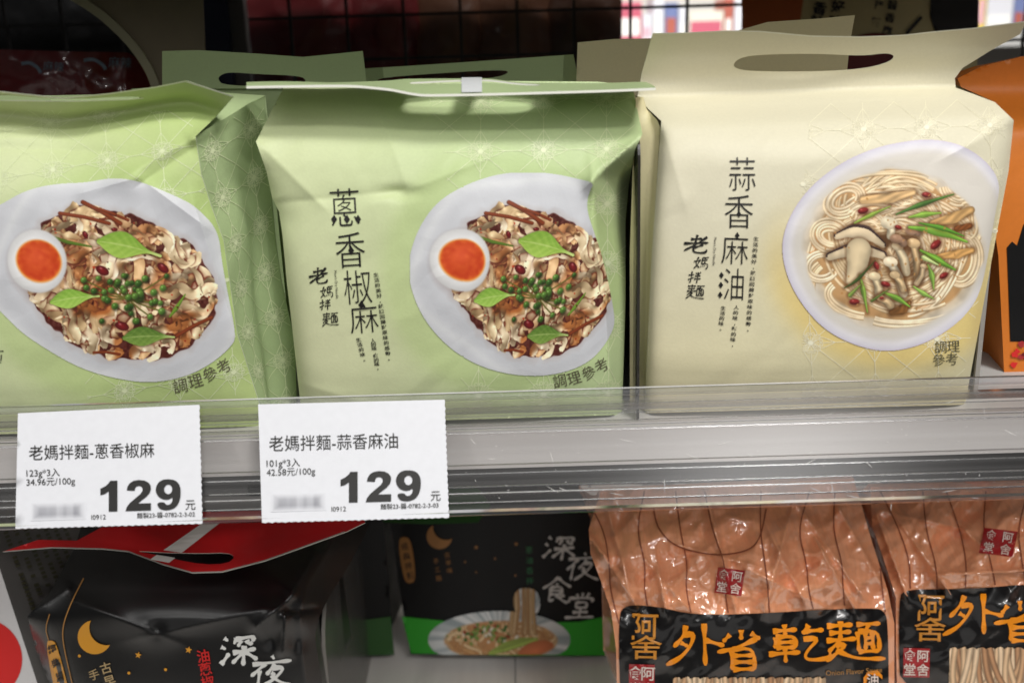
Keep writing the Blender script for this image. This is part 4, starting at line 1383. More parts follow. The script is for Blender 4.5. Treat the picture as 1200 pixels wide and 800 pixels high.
# ---- left green packet (its handle stands, bent towards the aisle)
def D_left(x, y):
    yt = pchip(x, [(-180, 112), (0, 109), (70, 115), (130, 108), (218, 95), (275, 112)])
    d = y - yt
    Y = pchip(d, [(0, .012), (14, .022), (26, .033), (50, .022), (80, .016), (120, .013), (230, .012), (330, .015), (400, .021)])
    Y = Y - .0055 * (1 - np.clip((x - 60) / 230.0, -1, 1) ** 2) * sstep(150, 260, y)
    # front corner rolls into the side
    cx = pchip(y, [(90, 300), (160, 236), (210, 238), (280, 262), (390, 284), (500, 306)])
    Y = Y + .0045 * np.exp(-np.clip(cx - x, 0, 300) / 14.0) * sstep(180, 260, y)
    Y = Y - crease(x, y, (275, 114), (228, 161), .004, 20, 8, 8)
    Y = Y - crease(x, y, (228, 161), (150, 205), .0036, 22, 14, 26)
    Y = Y + crease(x, y, (232, 170), (170, 212), .0018, 10, 14, 14)
    Y = Y - crease(x, y, (0, 165), (190, 140), .0018, 26, 16, 30)
    Y = Y + crease(x, y, (0, 172), (120, 178), .0018, 12, 18, 30)
    Y = Y - crease(x, y, (100, 225), (155, 210), .0012, 8, 10)
    Y = Y - crease(x, y, (160, 206), (236, 262), .0014, 9, 14, 16)
    Y = Y - crease(x, y, (228, 240), (276, 390), .0012, 7, 12, 20)
    Y = Y + .0012 * facet(x, y, 17, 82) * sstep(130, 180, y) + .0007 * facet(x + 11, y + 7, 23, 34) + .00022 * facet(x, y + 9, 25, 15)
    return Y


out_left = [(-165, 112), (0, 107), (38, 111), (75, 115), (130, 109), (180, 102), (218, 94.5), (246, 104), (274, 113), (252, 138), (229, 160), (236, 205), (247, 240), (262, 282), (278, 392), (303, 470), (310, 499), (120, 505), (-150, 513), (-170, 300)]
left = thing('noodle_packet', at(80, 505, .05), 'green noodle packet cut off by the left edge of the photo', 'noodle packet', 'green noodle packets')


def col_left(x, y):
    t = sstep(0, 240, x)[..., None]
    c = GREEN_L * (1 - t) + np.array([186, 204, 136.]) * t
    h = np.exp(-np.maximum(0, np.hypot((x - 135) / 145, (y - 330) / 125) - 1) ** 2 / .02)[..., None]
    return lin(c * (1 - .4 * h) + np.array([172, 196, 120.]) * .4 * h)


slotL = rounded([(-60, 112), (0, 111), (40, 114.5), (90, 116.5), (150, 113), (168, 114.5), (150, 116.5), (90, 118.5), (0, 117.5), (-60, 118)], 1)
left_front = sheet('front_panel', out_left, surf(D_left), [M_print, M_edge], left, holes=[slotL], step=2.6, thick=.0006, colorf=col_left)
bowl_left = crop([(-24, 330), (0, 320), (60, 285), (130, 270), (200, 268), (260, 256), (320, 262), (380, 285), (440, 312), (465, 330), (500, 365), (515, 400), (520, 450), (535, 530), (554, 625), (545, 650), (500, 690), (440, 722), (360, 738), (280, 730), (190, 705), (110, 660), (50, 620), (0, 570), (-24, 545)], 2, 0, 80)
lay_photo('bowl_print', photo_a, bowl_left, surf(D_left, .00035), left_front)
L = Letters(surf(D_left, .0004))
L.ribbon([(-165, 112.6), (0, 107.8), (38, 111.8), (75, 115.6), (130, 109.8), (180, 102.8), (217, 95.6), (246, 104.8), (272, 113)], 1.5, n=5)
L.ribbon([(-50, 118.2), (0, 118.2), (90, 119), (150, 117), (168, 115.2)], 1.2, n=5)
L.build('cut_edge', M_edge, left_front)
# visible side of the bag
edgeA = [(229, 160), (236, 205), (247, 240), (262, 282), (278, 392), (303, 470), (310, 499)]
PA = np.array(edgeA, float)
PA = resample(PA, 6, False)
A3 = at(PA[:, 0], PA[:, 1], D_left(PA[:, 0], PA[:, 1]) + .0006)
Bx = pchip(PA[:, 1], [(150, 312), (200, 314), (330, 331), (400, 344), (499, 348)])
topb = np.interp(PA[:, 1], [160, 499], [112, 488])
B3 = at(np.interp(topb, [112, 200, 330, 400, 488], [311, 316, 331, 345, 349]), topb, .052)


def side_left():
    n, m_ = 90, 40

    def rs(P, k):
        s = np.r_[0, np.cumsum(np.linalg.norm(np.diff(P, axis=0), axis=1))]
        return np.stack([np.interp(np.linspace(0, s[-1], k), s, P[:, q]) for q in range(3)], 1)
    A, B = rs(A3, n), rs(B3, n)
    t = np.linspace(0, 1, m_)
    G = A[:, None] * (1 - t)[None, :, None] + B[:, None] * t[None, :, None]
    v = np.linspace(0, 1, n)[:, None]
    dent = -.0045 * np.exp(-((t[None] - .55 - .25 * (1 - v)) / .22) ** 2) * (.3 + v) + .0012 * facet(t[None] * 140 + 0 * v, v * 260 + 0 * t[None], 41, 60)
    G[..., 0] += dent
    F = [[i * m_ + j, (i + 1) * m_ + j, (i + 1) * m_ + j + 1, i * m_ + j + 1] for i in range(n - 1) for j in range(m_ - 1)]
    return G, F


GS, FS = side_left()
left_side = obj_from('side_gusset', GS.reshape(-1, 3), FS, M_greenback, left)
# roof of the bag behind the bent handle
top3 = at(np.array([229, 250, 274]), np.array([160, 138, 116]), np.array([.03, .032, .034]))
ruled('shoulder', at(np.array([60, 229, 232]), np.array([130, 128, 158]), np.array([.036, .034, .020])), at(np.array([60, 250, 311]), np.array([112, 108, 112]), np.array([.052, .052, .052])), M_greenback, left, 24, 8)
lx_ = resample([(-165, 112), (-170, 300), (-150, 513)], 12, False)
ruled('side_gusset', at(lx_[:, 0], lx_[:, 1], np.full(len(lx_), .0525)), at(lx_[:, 0], lx_[:, 1], D_left(lx_[:, 0], lx_[:, 1]) + .0006), M_greenback, left, 30, 8, .004)
bp = MB()
q = at(np.array([-165, 311, 349, -150]), np.array([112, 112, 488, 513]), np.array([.0525] * 4))
bp.add(q, [[0, 3, 2, 1]])
bp.build('back_panel', M_greenback, left)


def S_side(u, v):
    """u 0..1 back along the side, v 0..1 down"""
    n, m_ = GS.shape[:2]
    a, c = np.clip(v, 0, .999) * (n - 1), np.clip(u, 0, .999) * (m_ - 1)
    i, j = a.astype(int), c.astype(int)
    fa, fc = (a - i)[..., None], (c - j)[..., None]
    P = (GS[i, j] * (1 - fc) + GS[i, j + 1] * fc) * (1 - fa) + (GS[i + 1, j] * (1 - fc) + GS[i + 1, j + 1] * fc) * fa
    return P + np.array([.00028, -.00018, 0])


pattern(left_front, surf(D_left, .0002), [(5, 128), (228, 130), (228, 165), (240, 215), (275, 385), (300, 460), (303, 488), (100, 492), (100, 440), (0, 250)], rounded(bowl_left, 2),
        lambda u, v: (62 + 32 * u + 2 * v, 199 + 27 * v - 5.5 * u), [(i, j) for i in (-1, 0, 1, 2, 3, 4) for j in (-2, -1, 0, 1, 2, 3, 4, 5)], M_lineg, .7)
Lp = ribbons_clipped(Pattern(lambda x, y: S_side(x / 100.0, y / 400.0), np.array([(2, 4), (98, 4), (98, 396), (2, 396)], float)))
for i in range(-1, 3):
    for j in range(0, 8):
        flower_tile(Lp, lambda u, v: (20 + 30 * (2 * i + u), 30 + 29 * (2 * j + v)), .8)
Lp.build('flower_pattern', M_lineg, left_side)
L = Letters(surf(D_left, .0004))
for ch, x, y, a in (('調', 211, 452, -.2), ('理', 229, 446, -.3), ('參', 246, 438, -.42), ('考', 262, 429, -.55)):
    L.char(ch, x, y, 18, ang=a)
L.build('caption_lettering', M_grayink, left_front)
L = Letters(surf(D_left, .0004))
L.char('麵', -4, 418, 16, bold=.008, ang=-.1, shear=.2)
L.build('logo_lettering', M_ink, left_front)


# ---- cream packet
def D_cream(x, y):
    yt = pchip(x, [(740, 112), (900, 106), (1118, 99), (1190, 98)])
    d = y - yt
    top = np.clip(-d, 0, 90)
    Y = pchip(d, [(-80, .020), (-40, .036), (-12, .042), (0, .042), (14, .034), (42, .020), (80, .0155), (180, .012), (300, .013), (380, .020)])
    Y = Y - .0055 * (1 - np.clip((x - 960) / 215.0, -1, 1) ** 2) * sstep(15, 90, d)
    lx = pchip(y, [(100, 760), (140, 774), (300, 763), (450, 757)])
    Y = Y + .006 * np.exp(-np.clip(x - lx, 0, 100) / 7.0) * sstep(20, 60, d)
    rx = pchip(y, [(100, 1160), (140, 1187), (290, 1163), (440, 1137)])
    Y = Y + .007 * np.exp(-np.clip(rx - x, 0, 100) / 8.0) * sstep(20, 60, d)
    Y = Y - crease(x, y, (1187, 142), (1120, 178), .0012, 12, 12, 20)
    Y = Y - crease(x, y, (775, 140), (800, 230), .0010, 14, 14, 20)
    Y = Y + .0014 * np.sin(x / 42.0 + 1.0) * sstep(-20, -60, d) + .0016 * np.sin(x / 90.0) * sstep(0, -50, d)
    Y = Y + .0009 * facet(x, y, 27, 96) * sstep(10, 60, d) + (.0006 * facet(x + 11, y + 7, 29, 40) + .0002 * facet(x, y + 9, 35, 16)) * sstep(10, 60, d)
    return Y


out_cream = [(765, 39), (800, 38.5), (850, 36), (890, 36.5), (950, 42), (1010, 43), (1060, 41), (1095, 37), (1140, 33), (1203, 25), (1196, 40), (1160, 60), (1128, 80), (1119, 92), (1120, 103), (1140, 110), (1166, 120), (1188, 141), (1182, 200), (1163, 300), (1137, 440), (1131, 474), (940, 479), (756, 484), (757, 448), (764, 300), (775, 142), (760, 128), (747, 113), (752, 86), (759, 62)]
cream = thing('noodle_packet', at(950, 480, .05), 'cream noodle packet with its slotted handle standing upright', 'noodle packet')


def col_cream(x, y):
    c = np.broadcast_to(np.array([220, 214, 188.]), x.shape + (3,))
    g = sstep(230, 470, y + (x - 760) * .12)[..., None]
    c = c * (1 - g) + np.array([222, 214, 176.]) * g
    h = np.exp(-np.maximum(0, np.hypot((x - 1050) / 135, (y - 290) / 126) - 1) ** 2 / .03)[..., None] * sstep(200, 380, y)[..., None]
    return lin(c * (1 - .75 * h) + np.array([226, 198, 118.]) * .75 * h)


slotC = rounded([(858, 77), (866, 68), (890, 64), (960, 63), (1010, 66), (1040, 62), (1050, 66), (1040, 74), (1010, 81), (960, 84), (890, 84), (866, 82)], 2)
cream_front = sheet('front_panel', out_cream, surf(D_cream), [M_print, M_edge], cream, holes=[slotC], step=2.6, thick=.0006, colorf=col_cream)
L = Letters(surf(D_cream, .0004))
L.ribbon(np.array([(766, 39.6), (800, 39.1), (850, 36.6), (890, 37.1), (950, 42.6), (1010, 43.6), (1060, 41.6), (1095, 37.6), (1140, 33.6), (1202, 25.8)]), 1.2, n=5)
L.build('cut_edge', M_edge, cream_front)
body_c = [(747, 113), (900, 106), (1119, 99), (1166, 120), (1188, 141), (1182, 200), (1163, 300), (1137, 440), (1131, 474), (940, 479), (756, 484), (757, 448), (764, 300), (775, 142), (760, 128)]
bag_sides(cream, body_c, D_cream, .075, 104, M_yellowback)
# the left side of the bag, seen in the gap
ge = np.array([(747, 116), (760, 130), (774, 145), (764, 300), (757, 448), (756, 484)], float)
ge = resample(ge, 8, False)
bx = np.interp(ge[:, 1], [116, 150, 300, 484], [746, 743, 738, 738])
ruled('side_panel', at(ge[:, 0], ge[:, 1], D_cream(ge[:, 0], ge[:, 1]) + .0012), at(bx, ge[:, 1] - 3, .030), M_yellowback, cream, 40, 10, .003)
bowl_c = rounded(crop([(45, 420), (60, 340), (100, 260), (170, 180), (270, 110), (380, 65), (480, 45), (560, 38), (650, 50), (730, 90), (788, 150), (806, 205), (795, 270), (772, 400), (742, 565), (690, 650), (600, 722), (500, 765), (400, 778), (300, 755), (200, 705), (120, 620), (65, 520)], 2.962, 900, 150), 1)
lay_photo('bowl_print', photo_b, bowl_c, surf(D_cream, .00035), cream_front)
pattern(cream_front, surf(D_cream, .0002), [(950, 118), (1120, 110), (1160, 125), (1182, 145), (1172, 235), (1130, 440), (1125, 455), (940, 462), (940, 240)], rounded(bowl_c, 1),
        lambda u, v: (1086 + 37 * u + 1.5 * v, 149 + 31 * v - 1.2 * u), [(i, j) for i in (-2, -1, 0, 1) for j in (0, 1, 2, 3, 4, 5)], M_liney, .65)
L = Letters(surf(D_cream, .0004))
for ch, x, y, s_, a in (('蒜', 870, 204, (31, 39), .0), ('香', 866, 248, (33, 39), -.02), ('麻', 861.5, 292, (31, 35), -.04), ('油', 860, 333, (23, 37), -.04)):
    L.char(ch, x, y, 38, bold=-.010, ang=-a, fit=s_)
for x, y in ((866, 251), (864, 276), (845.5, 322.5), (844.8, 334), (844, 345.5)):
    L.diamond(x, y, 2.8, 4.1)
L.build('title_lettering', M_ink, cream_front)
L = Letters(surf(D_cream, .0004))
L.brush(BR['老'], 817, 287, 29, 22, 3.0, ang=.05, seed=2, shear=.1)
for ch, x, y, sx_, sy_ in (('媽', 822, 308, 17, 15), ('拌', 814, 325, 15, 14), ('麵', 815, 342, 21, 17)):
    L.brush(BR[ch], x, y, sx_, sy_, 1.7, ang=.03, seed=ord(ch), shear=.1)
L.build('logo_lettering', M_ink, cream_front)
L = Letters(surf(D_cream, .0004))
L.column(SMALL1, (886, 280), (876.5, 386), 5.3, .012, sx=1.2)
L.column(SMALL2, (863, 360), (858.5, 404), 5.3, .012, sx=1.2)
L.column(SMALL3, (847.5, 361), (844.5, 385), 5.3, .012, sx=1.2)
L.line("Mom's Dry Noodle", 837, 278, 33, ang=PI / 2 + .06)
L.build('small_print', M_ink, cream_front)
L = Letters(surf(D_cream, .0004))
for ch, x, y in (('調', 1102.5, 406.5), ('理', 1117.5, 405.5), ('參', 1100.5, 421.5), ('考', 1115.5, 420.5)):
    L.char(ch, x, y, 15.5, ang=-.02)
L.build('caption_lettering', M_grayink, cream_front)


# ---- packets of the second row: only their handles and a strip of side show
def rear_packet(outline, slot_, Yc, label, m, body, group=None, tilt=.0):
    x = [p[0] for p in outline]
    D = lambda px, py: Yc + .004 * np.sin(np.asarray(px) / 60.0) + tilt * (np.asarray(py) - 90)
    root = thing('noodle_packet', at(sum(x) / len(x), 480, Yc + .03), label, 'noodle packet', group)
    sheet('handle', outline, surf(D), [m, m], root, holes=[slot_] if slot_ is not None else [], step=6, thick=.0006)
    (xa, ya, xb, yb) = body
    V, F = fill2d([(xa + 4, ya), (xb - 4, ya), (xb, ya + 40), (xb - 8, yb), (xa + 8, yb), (xa, ya + 40)], (), 10)
    c = (xa + xb) / 2
    Df = lambda px, py: Yc - .014 * sstep(ya, ya + 50, py) + .002 * facet(px, py, 3, 60)
    out = [(xa + 4, ya), (xb - 4, ya), (xb, ya + 40), (xb - 8, yb), (xa + 8, yb), (xa, ya + 40)]
    sheet('front_panel', out, surf(Df), m, root, step=8)
    bag_sides(root, out, Df, .06, ya, m)


rear_packet([(190, 60), (232, 59), (300, 63), (355, 67), (425, 60), (428, 84), (430, 104), (190, 104)], rounded([(254, 92), (262, 86), (275, 85), (300, 87), (352, 89), (360, 95), (350, 101), (262, 101)], 2), .130, 'green noodle packet in shade behind, its slotted handle showing between the front two', M_greenback, (150, 104, 440, 462), 'green noodle packets')
rear_packet([(400, 82), (470, 78), (560, 72), (672, 64), (676, 84), (690, 104), (400, 104)], rounded([(440, 92), (500, 87), (580, 82), (600, 84), (580, 92), (500, 98), (445, 98)], 2), .150, 'dim green noodle packet hidden behind the middle one, only its handle edge visible', M_greenback, (452, 104, 720, 455), 'green noodle packets')
rear_packet([(677, 50), (720, 46), (764, 45), (790, 46), (784, 104), (675, 104)], None, .135, 'brownish cream noodle packet in shade between the middle green and front cream ones', M_yellowback, (660, 104, 830, 455))
rear_packet([(858, 38), (900, 26), (960, 22), (1002, 18), (996, 50), (990, 110), (850, 110)], None, .125, 'pale packet whose handle tip rises behind the front cream packet', M_yellowback, (835, 110, 1085, 455))


# ---- clear dividers on the upper shelf
def divider(path, x_side, label, edge, m=M_div, group='clear shelf dividers', thick=.0016, zb=None, ylen=.2):
    """upright plate running back into the shelf; path = its front rim as (y, z) points, bottom to top"""
    P = np.asarray(path, float)
    base = zb if zb is not None else ZT
    t = thing('shelf_divider', (x_side, P[0][0] + ylen / 2, base), label, 'shelf divider', group)
    loop = [tuple(p) for p in P] + [(P[0][0] + ylen, P[-1][1]), (P[0][0] + ylen, P[0][1])]
    k = len(loop)
    V = [(x_side, y, z) for y, z in loop] + [(x_side + thick, y, z) for y, z in loop]
    F = [list(range(k)), list(range(k, 2 * k))[::-1]]
    obj_from('plate', V, F, m, t, smooth=False)
    V2, F2 = [], []
    n = len(P)
    for y, z in loop[:n]:
        V2 += [(x_side - .0002, y - .0003, z), (x_side + thick + .0002, y - .0003, z)]
    for y, z in loop[:n]:
        V2 += [(x_side - .0002, y + .0012, z), (x_side + thick + .0002, y + .0012, z)]
    for i in range(n - 1):
        a = 2 * i
        F2 += [[a, a + 1, a + 3, a + 2], [2 * n + a, a, a + 2, 2 * n + a + 2], [a + 1, 2 * n + a + 1, 2 * n + a + 3, a + 3]]
    obj_from('rim', V2, F2, edge, t, smooth=False)
    return t


def arcpath(y0, z0, z1, r):
    return [(y0, z0), (y0, z1 - r)] + [(y0 + r - r * math.cos(a), z1 - r + r * math.sin(a)) for a in np.linspace(.2, PI / 2, 7)]


pd = at(747.5, 300, .014)
divider(arcpath(.014, ZT + .0005, at(750, 158, .014)[2], .010), pd[0], 'dark rimmed clear divider between the middle green and cream packets', M_divedge, thick=.0007)
pd = at(1152, 400, .03)
divider(arcpath(.034, ZT + .0005, .062, .010), pd[0], 'clear divider at the right of the cream packet before the orange bag', M_divbright)

# ------------------------------------------------------------------ orange pack at the right
M_orange = mat('orange_paper', (206, 116, 38), rough=0.45, bump_s=.08, bump_scale=400, mottle=.04)
orange = thing('noodle_packet', at(1240, 470, .08), 'orange packet with a black lower half at the right edge', 'noodle packet')
D_or = lambda x, y: pchip(y, [(60, .085), (100, .088), (160, .068), (250, .064), (500, .066)]) + .0012 * facet(x, y, 51, 50)
sheet('front_panel', [(1122, 92), (1150, 78), (1200, 66), (1420, 64), (1430, 180), (1400, 472), (1178, 462), (1170, 300), (1150, 160)], surf(D_or), M_orange, orange, step=5)
bag_sides(orange, [(1122, 92), (1150, 78), (1200, 66), (1420, 64), (1430, 180), (1400, 472), (1178, 462), (1170, 300), (1150, 160)], D_or, .06, 70, M_orange)
L = Letters(surf(D_or, .0004))
sheet('black_print', [(1180, 290), (1186, 283), (1192, 288), (1200, 262), (1206, 270), (1240, 250), (1330, 246), (1400, 250), (1390, 400), (1184, 400), (1182, 340)], surf(D_or, .0004), M_blackdeep, orange, step=5)
L = Letters(surf(D_or, .0009))
rs = random.Random(3)
for _ in range(60):
    x, y = rs.uniform(1186, 1300), rs.uniform(400, 428)
    L.poly([(x + rs.uniform(2, 6) * math.cos(a), y + rs.uniform(2, 5) * math.sin(a)) for a in np.linspace(0, 5.6, 8)][::-1], rs.randint(0, 2))
L.build('berry_print', [M_sealred, M_redink, mat('dark_red_ink', (110, 26, 24))], orange)

# ------------------------------------------------------------------ lower shelf: black bag with the red handle
def D_b1(x, y):
    Y = pchip(y, [(600, .128), (645, .110), (690, .090), (725, .080), (750, .0815), (800, .084), (860, .090)])
    Y = Y - .010 * (1 - np.clip((x - 205) / 175.0, -1, 1) ** 2)
    Y = Y - crease(x, y, (185, 742), (110, 712), .0034, 22, 9, 30)
    Y = Y - crease(x, y, (185, 742), (300, 716), .0034, 22, 9, 30)
    Y = Y + bump(x, y, (184, 740), (9, 8), .0026)
    Y = Y - crease(x, y, (302, 732), (340, 700), .0045, 10, 6, 10) - crease(x, y, (331, 762), (334, 722), .006, 8, 8, 8) + crease(x, y, (338, 716), (365, 713), .0030, 5, 6, 8)
    Y = Y + bump(x, y, (318, 748), (10, 12), .003) + bump(x, y, (348, 748), (10, 14), .003)
    Y = Y - crease(x, y, (345, 690), (372, 648), .0045, 14, 8, 10)
    Y = Y - crease(x, y, (32, 722), (78, 690), .003, 12, 10, 8)
    Y = Y + .016 * np.exp(-np.clip(x - pchip(y, [(640, 66), (722, 34), (800, 60), (860, 76)]), 0, 90) / 10.0) * sstep(725, 760, y)
    Y = Y + .024 * np.clip((x - pchip(y, [(600, 392), (640, 384), (690, 358), (730, 352), (850, 366)])) / 40.0, 0, 2)
    Y = Y + .0007 * facet(x, y, 61, 90) + .0002 * facet(x, y, 63, 40)
    return Y


out_b1 = [(88, 640), (100, 600), (436, 600), (430, 622), (410, 660), (388, 695), (374, 722), (369, 745), (376, 790), (386, 850), (80, 860), (58, 800), (42, 760), (32, 722), (60, 692), (72, 668)]
b1 = thing('noodle_bag', at_z(215, 880, -.30), 'black noodle bag with a crescent moon and a red fold-over handle', 'noodle bag')
b1f = sheet('front_panel', out_b1, surf(D_b1), M_black, b1, step=2.8)
bag_sides(b1, out_b1, D_b1, .09, 600, M_black)
# lower part of the bag below the picture, down to the shelf
pb = np.array([(60, 806), (80, 860), (384, 850), (372, 790)], float)
V = np.vstack([at(pb[:, 0], pb[:, 1], D_b1(pb[:, 0], pb[:, 1]) + .001)])
zz = V.copy()
b = MB()
xa, xb = V[1, 0], V[2, 0]
b.box((xa + .004, .096, -.299), (xb - .004, .175, V[1, 2] + .004))
b.build('lower_body', M_black, b1)


def D_h1(x, y):
    yf = pchip(x, [(0, 646), (60, 641), (120, 643), (150, 646), (190, 661), (225, 671), (260, 670), (310, 657), (352, 642), (405, 622)])
    return .058 + .0006 * (yf - y) + .004 * np.sin(x / 37.0) * sstep(0, 30, yf - y) + .003 * facet(x, y, 91, 44) * sstep(0, 14, yf - y)


out_h1 = [(3, 646), (18, 641), (45, 632), (90, 633), (118, 618), (150, 600), (420, 596), (428, 612), (405, 623), (352, 642), (310, 657), (260, 670), (225, 671), (190, 661), (150, 646), (120, 643), (60, 641.5)]
slot1 = rounded([(158, 645), (190, 647), (235, 648), (266, 647), (276, 652), (266, 660), (238, 661), (205, 655), (175, 648)], 1)
b1h = sheet('handle', out_h1, surf(D_h1), [M_red, M_edge], b1, holes=[slot1], step=4, thick=.0008, tdir=(0, .7, -.7))
L = Letters(surf(D_h1, .0006))
L.ribbon([(4, 646.2), (60, 641.2), (120, 642.6), (150, 645.6), (190, 660.4), (225, 670.4), (260, 669.4), (310, 656.4), (352, 641.4), (404, 622.6)], 1.3, n=5)
L.build('cut_edge', mat('grey_edge', (170, 166, 160), rough=.5), b1h)
L = Letters(surf(D_h1, .0005))
for k in range(8):
    f = lambda t: (198 + (258 - 198) * t, 659 + (612 - 659) * t)
    g = lambda t: (176 + (238 - 176) * t, 655 + (612 - 655) * t)
    a, c = k / 8, (k + 1) / 8
    if not (.16 < (a + c) / 2 < .3):
        L.poly([g(a), f(a), f(c), g(c)])
L.build('white_stripe', M_white, b1h)
L = Letters(surf(D_b1, .0005))
t = np.linspace(-2.35, .62, 22)
cx, cy, R = 110, 745, 20.5
outer = np.stack([cx - 1 + R * np.cos(PI - t - .15), cy + R * np.sin(PI - t - .15)], 1)
t = np.linspace(0, 1, 26)
a0, a1 = math.radians(238), math.radians(30)
ang = a0 + (a1 - a0) * t
O = np.stack([108 + 19 * np.cos(ang), 746 - 19 * np.sin(ang) * -1], 1)


def moon(L, cx, cy, R, rot, mi=0):
    """crescent: outer arc and a shifted inner arc"""
    th = np.linspace(math.radians(-115), math.radians(115), 24)
    o = np.stack([-R * np.cos(th), R * np.sin(th)], 1)
    tip = o[0], o[-1]
    r2 = R * 1.02
    dx = R * .52
    p = []
    ty = abs(tip[0][1])
    base = math.asin(min(.999, ty / r2))
    th2 = np.linspace(base, -base, 24)
    i_ = np.stack([tip[0][0] + r2 * np.cos(base) - r2 * np.cos(th2), r2 * np.sin(th2)], 1)
    c, s = math.cos(rot), math.sin(rot)
    o2 = np.stack([o[:, 0] * c - o[:, 1] * s + cx, o[:, 0] * s + o[:, 1] * c + cy], 1)
    i2 = np.stack([i_[:, 0] * c - i_[:, 1] * s + cx, i_[:, 0] * s + i_[:, 1] * c + cy], 1)[::-1]
    V = np.vstack([o2, i2])
    n = len(o2)
    L.put(V, [[k, k + 1, n + k + 1, n + k] for k in range(n - 1)], mi)


def star(L, x, y, r, mi=0):
    P = [(x + (r if k % 2 == 0 else r * .42) * math.sin(k * PI / 5 + .2), y - (r if k % 2 == 0 else r * .42) * math.cos(k * PI / 5 + .2)) for k in range(10)]
    L.put(np.array(P + [(x, y)]), [[k, (k + 1) % 10, 10] for k in range(10)], mi)


moon(L, 111, 746, 20, math.radians(-38))
star(L, 162, 767, 4.2)
star(L, 221, 761, 4.4)
for x, y in ((151, 788), (194, 784), (93, 768)):
    L.poly([(x + 1.8 * math.cos(a), y + 1.8 * math.sin(a)) for a in np.linspace(0, 5.5, 8)])
L.build('moon_print', M_gold, b1f)
L = Letters(surf(D_b1, .0005))
L.ribbon(rounded([(98, 677), (84, 704), (74, 730), (73, 750), (82, 790), (92, 830)], 2, False), 1.3, n=4)
L.ribbon(rounded([(58, 719), (53, 736), (57, 750)], 1, False), 1.1, n=4)
L.build('gold_line', M_dgold, b1f)
L = Letters(surf(D_b1, .0005))
pill = rounded([(53, 752), (60, 749), (67, 754), (86, 830), (76, 836), (66, 820)], 2)
L.poly(pill)
b1b = L.build('gold_badge', M_gold, b1)
L = Letters(surf(D_b1, .0009))
L.column('經典醬拌麵', (61, 760), (77, 826), 11, .02)
L.build('badge_lettering', M_ink, b1b)
L = Letters(surf(D_b1, .0005))
L.column('古早味', (124, 782), (133, 812), 14, .012)
L.column('手工', (110, 790), (115, 806), 13, .006)
L.build('gold_lettering', mat('pale_gold_ink', (190, 164, 120)), b1f)
L = Letters(surf(D_b1, .0005))
L.column('油蔥椒香', (238, 768), (246, 814), 16, .014)
L.build('red_lettering', M_redink, b1f)
L = Letters(surf(D_b1, .0006))
L.brush(BR['深'], 280, 761, 44, 37, 6.2, ang=-.10, seed=3, shear=.12)
L.brush(BR['夜'], 318, 786, 48, 36, 5.6, ang=-.05, seed=4, shear=.12)
L.build('white_lettering', M_white, b1f)

# ------------------------------------------------------------------ white packet with red disc, far left
white = thing('noodle_packet', at_z(-10, 860, -.30), 'white packet with a red disc and grey printed side at the lower left corner', 'noodle packet')
M_wp = mat('white_packet', (206, 204, 204), rough=.4, mottle=.03)
M_wside = mat('grey_side', (128, 125, 122), rough=.4, mottle=.05)
fr = at(np.array([-120, -22, 52, -120]), np.array([600, 600, 825, 825]), np.array([.105] * 4))
obj_from('front_panel', fr, [[0, 3, 2, 1]], M_wp, white)
sd = at(np.array([-22, 70, 190, 52]), np.array([600, 560, 790, 825]), np.array([.1052, .20, .20, .1052]))
ruled('side_panel', [sd[0], sd[3]], [sd[1], sd[2]], M_wside, white, 20, 10, -.002)
b = MB()
lo = fr[1, 0]
b.box((fr[0, 0], .1055, -.2995), (lo - .001, .2, fr[2, 2] + .02))
b.build('back_panel', M_wp, white)
L = Letters(lambda x, y: at(x, y, .1046))
L.poly([(-22 + 48 * math.cos(a), 772 + 48 * math.sin(a)) for a in np.linspace(0, 2 * PI, 40, endpoint=False)])
L.build('red_disc', M_redink, white)


def S_ws(u, v):
    u, v = np.asarray(u)[..., None], np.asarray(v)[..., None]
    return (sd[0] * (1 - u) + sd[1] * u) * (1 - v) + (sd[3] * (1 - u) + sd[2] * u) * v + np.array([.0022, -.0012, 0])


L = Letters(S_ws)
rs = random.Random(8)
for c in range(7):
    u = .12 + c * .10
    v = .06 + rs.uniform(0, .05)
    while v < .9:
        h = rs.uniform(.010, .016)
        if rs.random() > .12:
            L.put(np.array([(u, v), (u + .045, v), (u + .045, v + h), (u, v + h)]), [[0, 1, 2, 3]])
        v += h + .008
L.build('small_print', M_grayink, white)

# ------------------------------------------------------------------ clear divider on the lower shelf
xd = at(392, 720, .16)[0]
pz = [at(395, 800, .13)[2], at(375, 735, .13)[2], at(440, 622, .2)[2]]
divider([(.118, -.2995), (.118, pz[1] - .004), (.121, pz[1] + .004), (.128, pz[1] + .012), (.18, -.105)], xd, 'clear divider beside the black red-handled bag on the lower shelf', M_divbright, clear_plastic('grey_sheen_divider', (.78, .76, .74), .11, .22, (60, 60, 60), .05), 'clear shelf dividers', .0016, -.2995, .16)  # the plate's reflection is put into the plastic as grey diffuse haze

# ------------------------------------------------------------------ black and green packet, deep on the lower shelf
YB2 = .262


def D_b2(x, y):
    return YB2 - .008 * (1 - np.clip((x - 595) / 125.0, -1, 1) ** 2) + .0016 * facet(x, y, 71, 60)


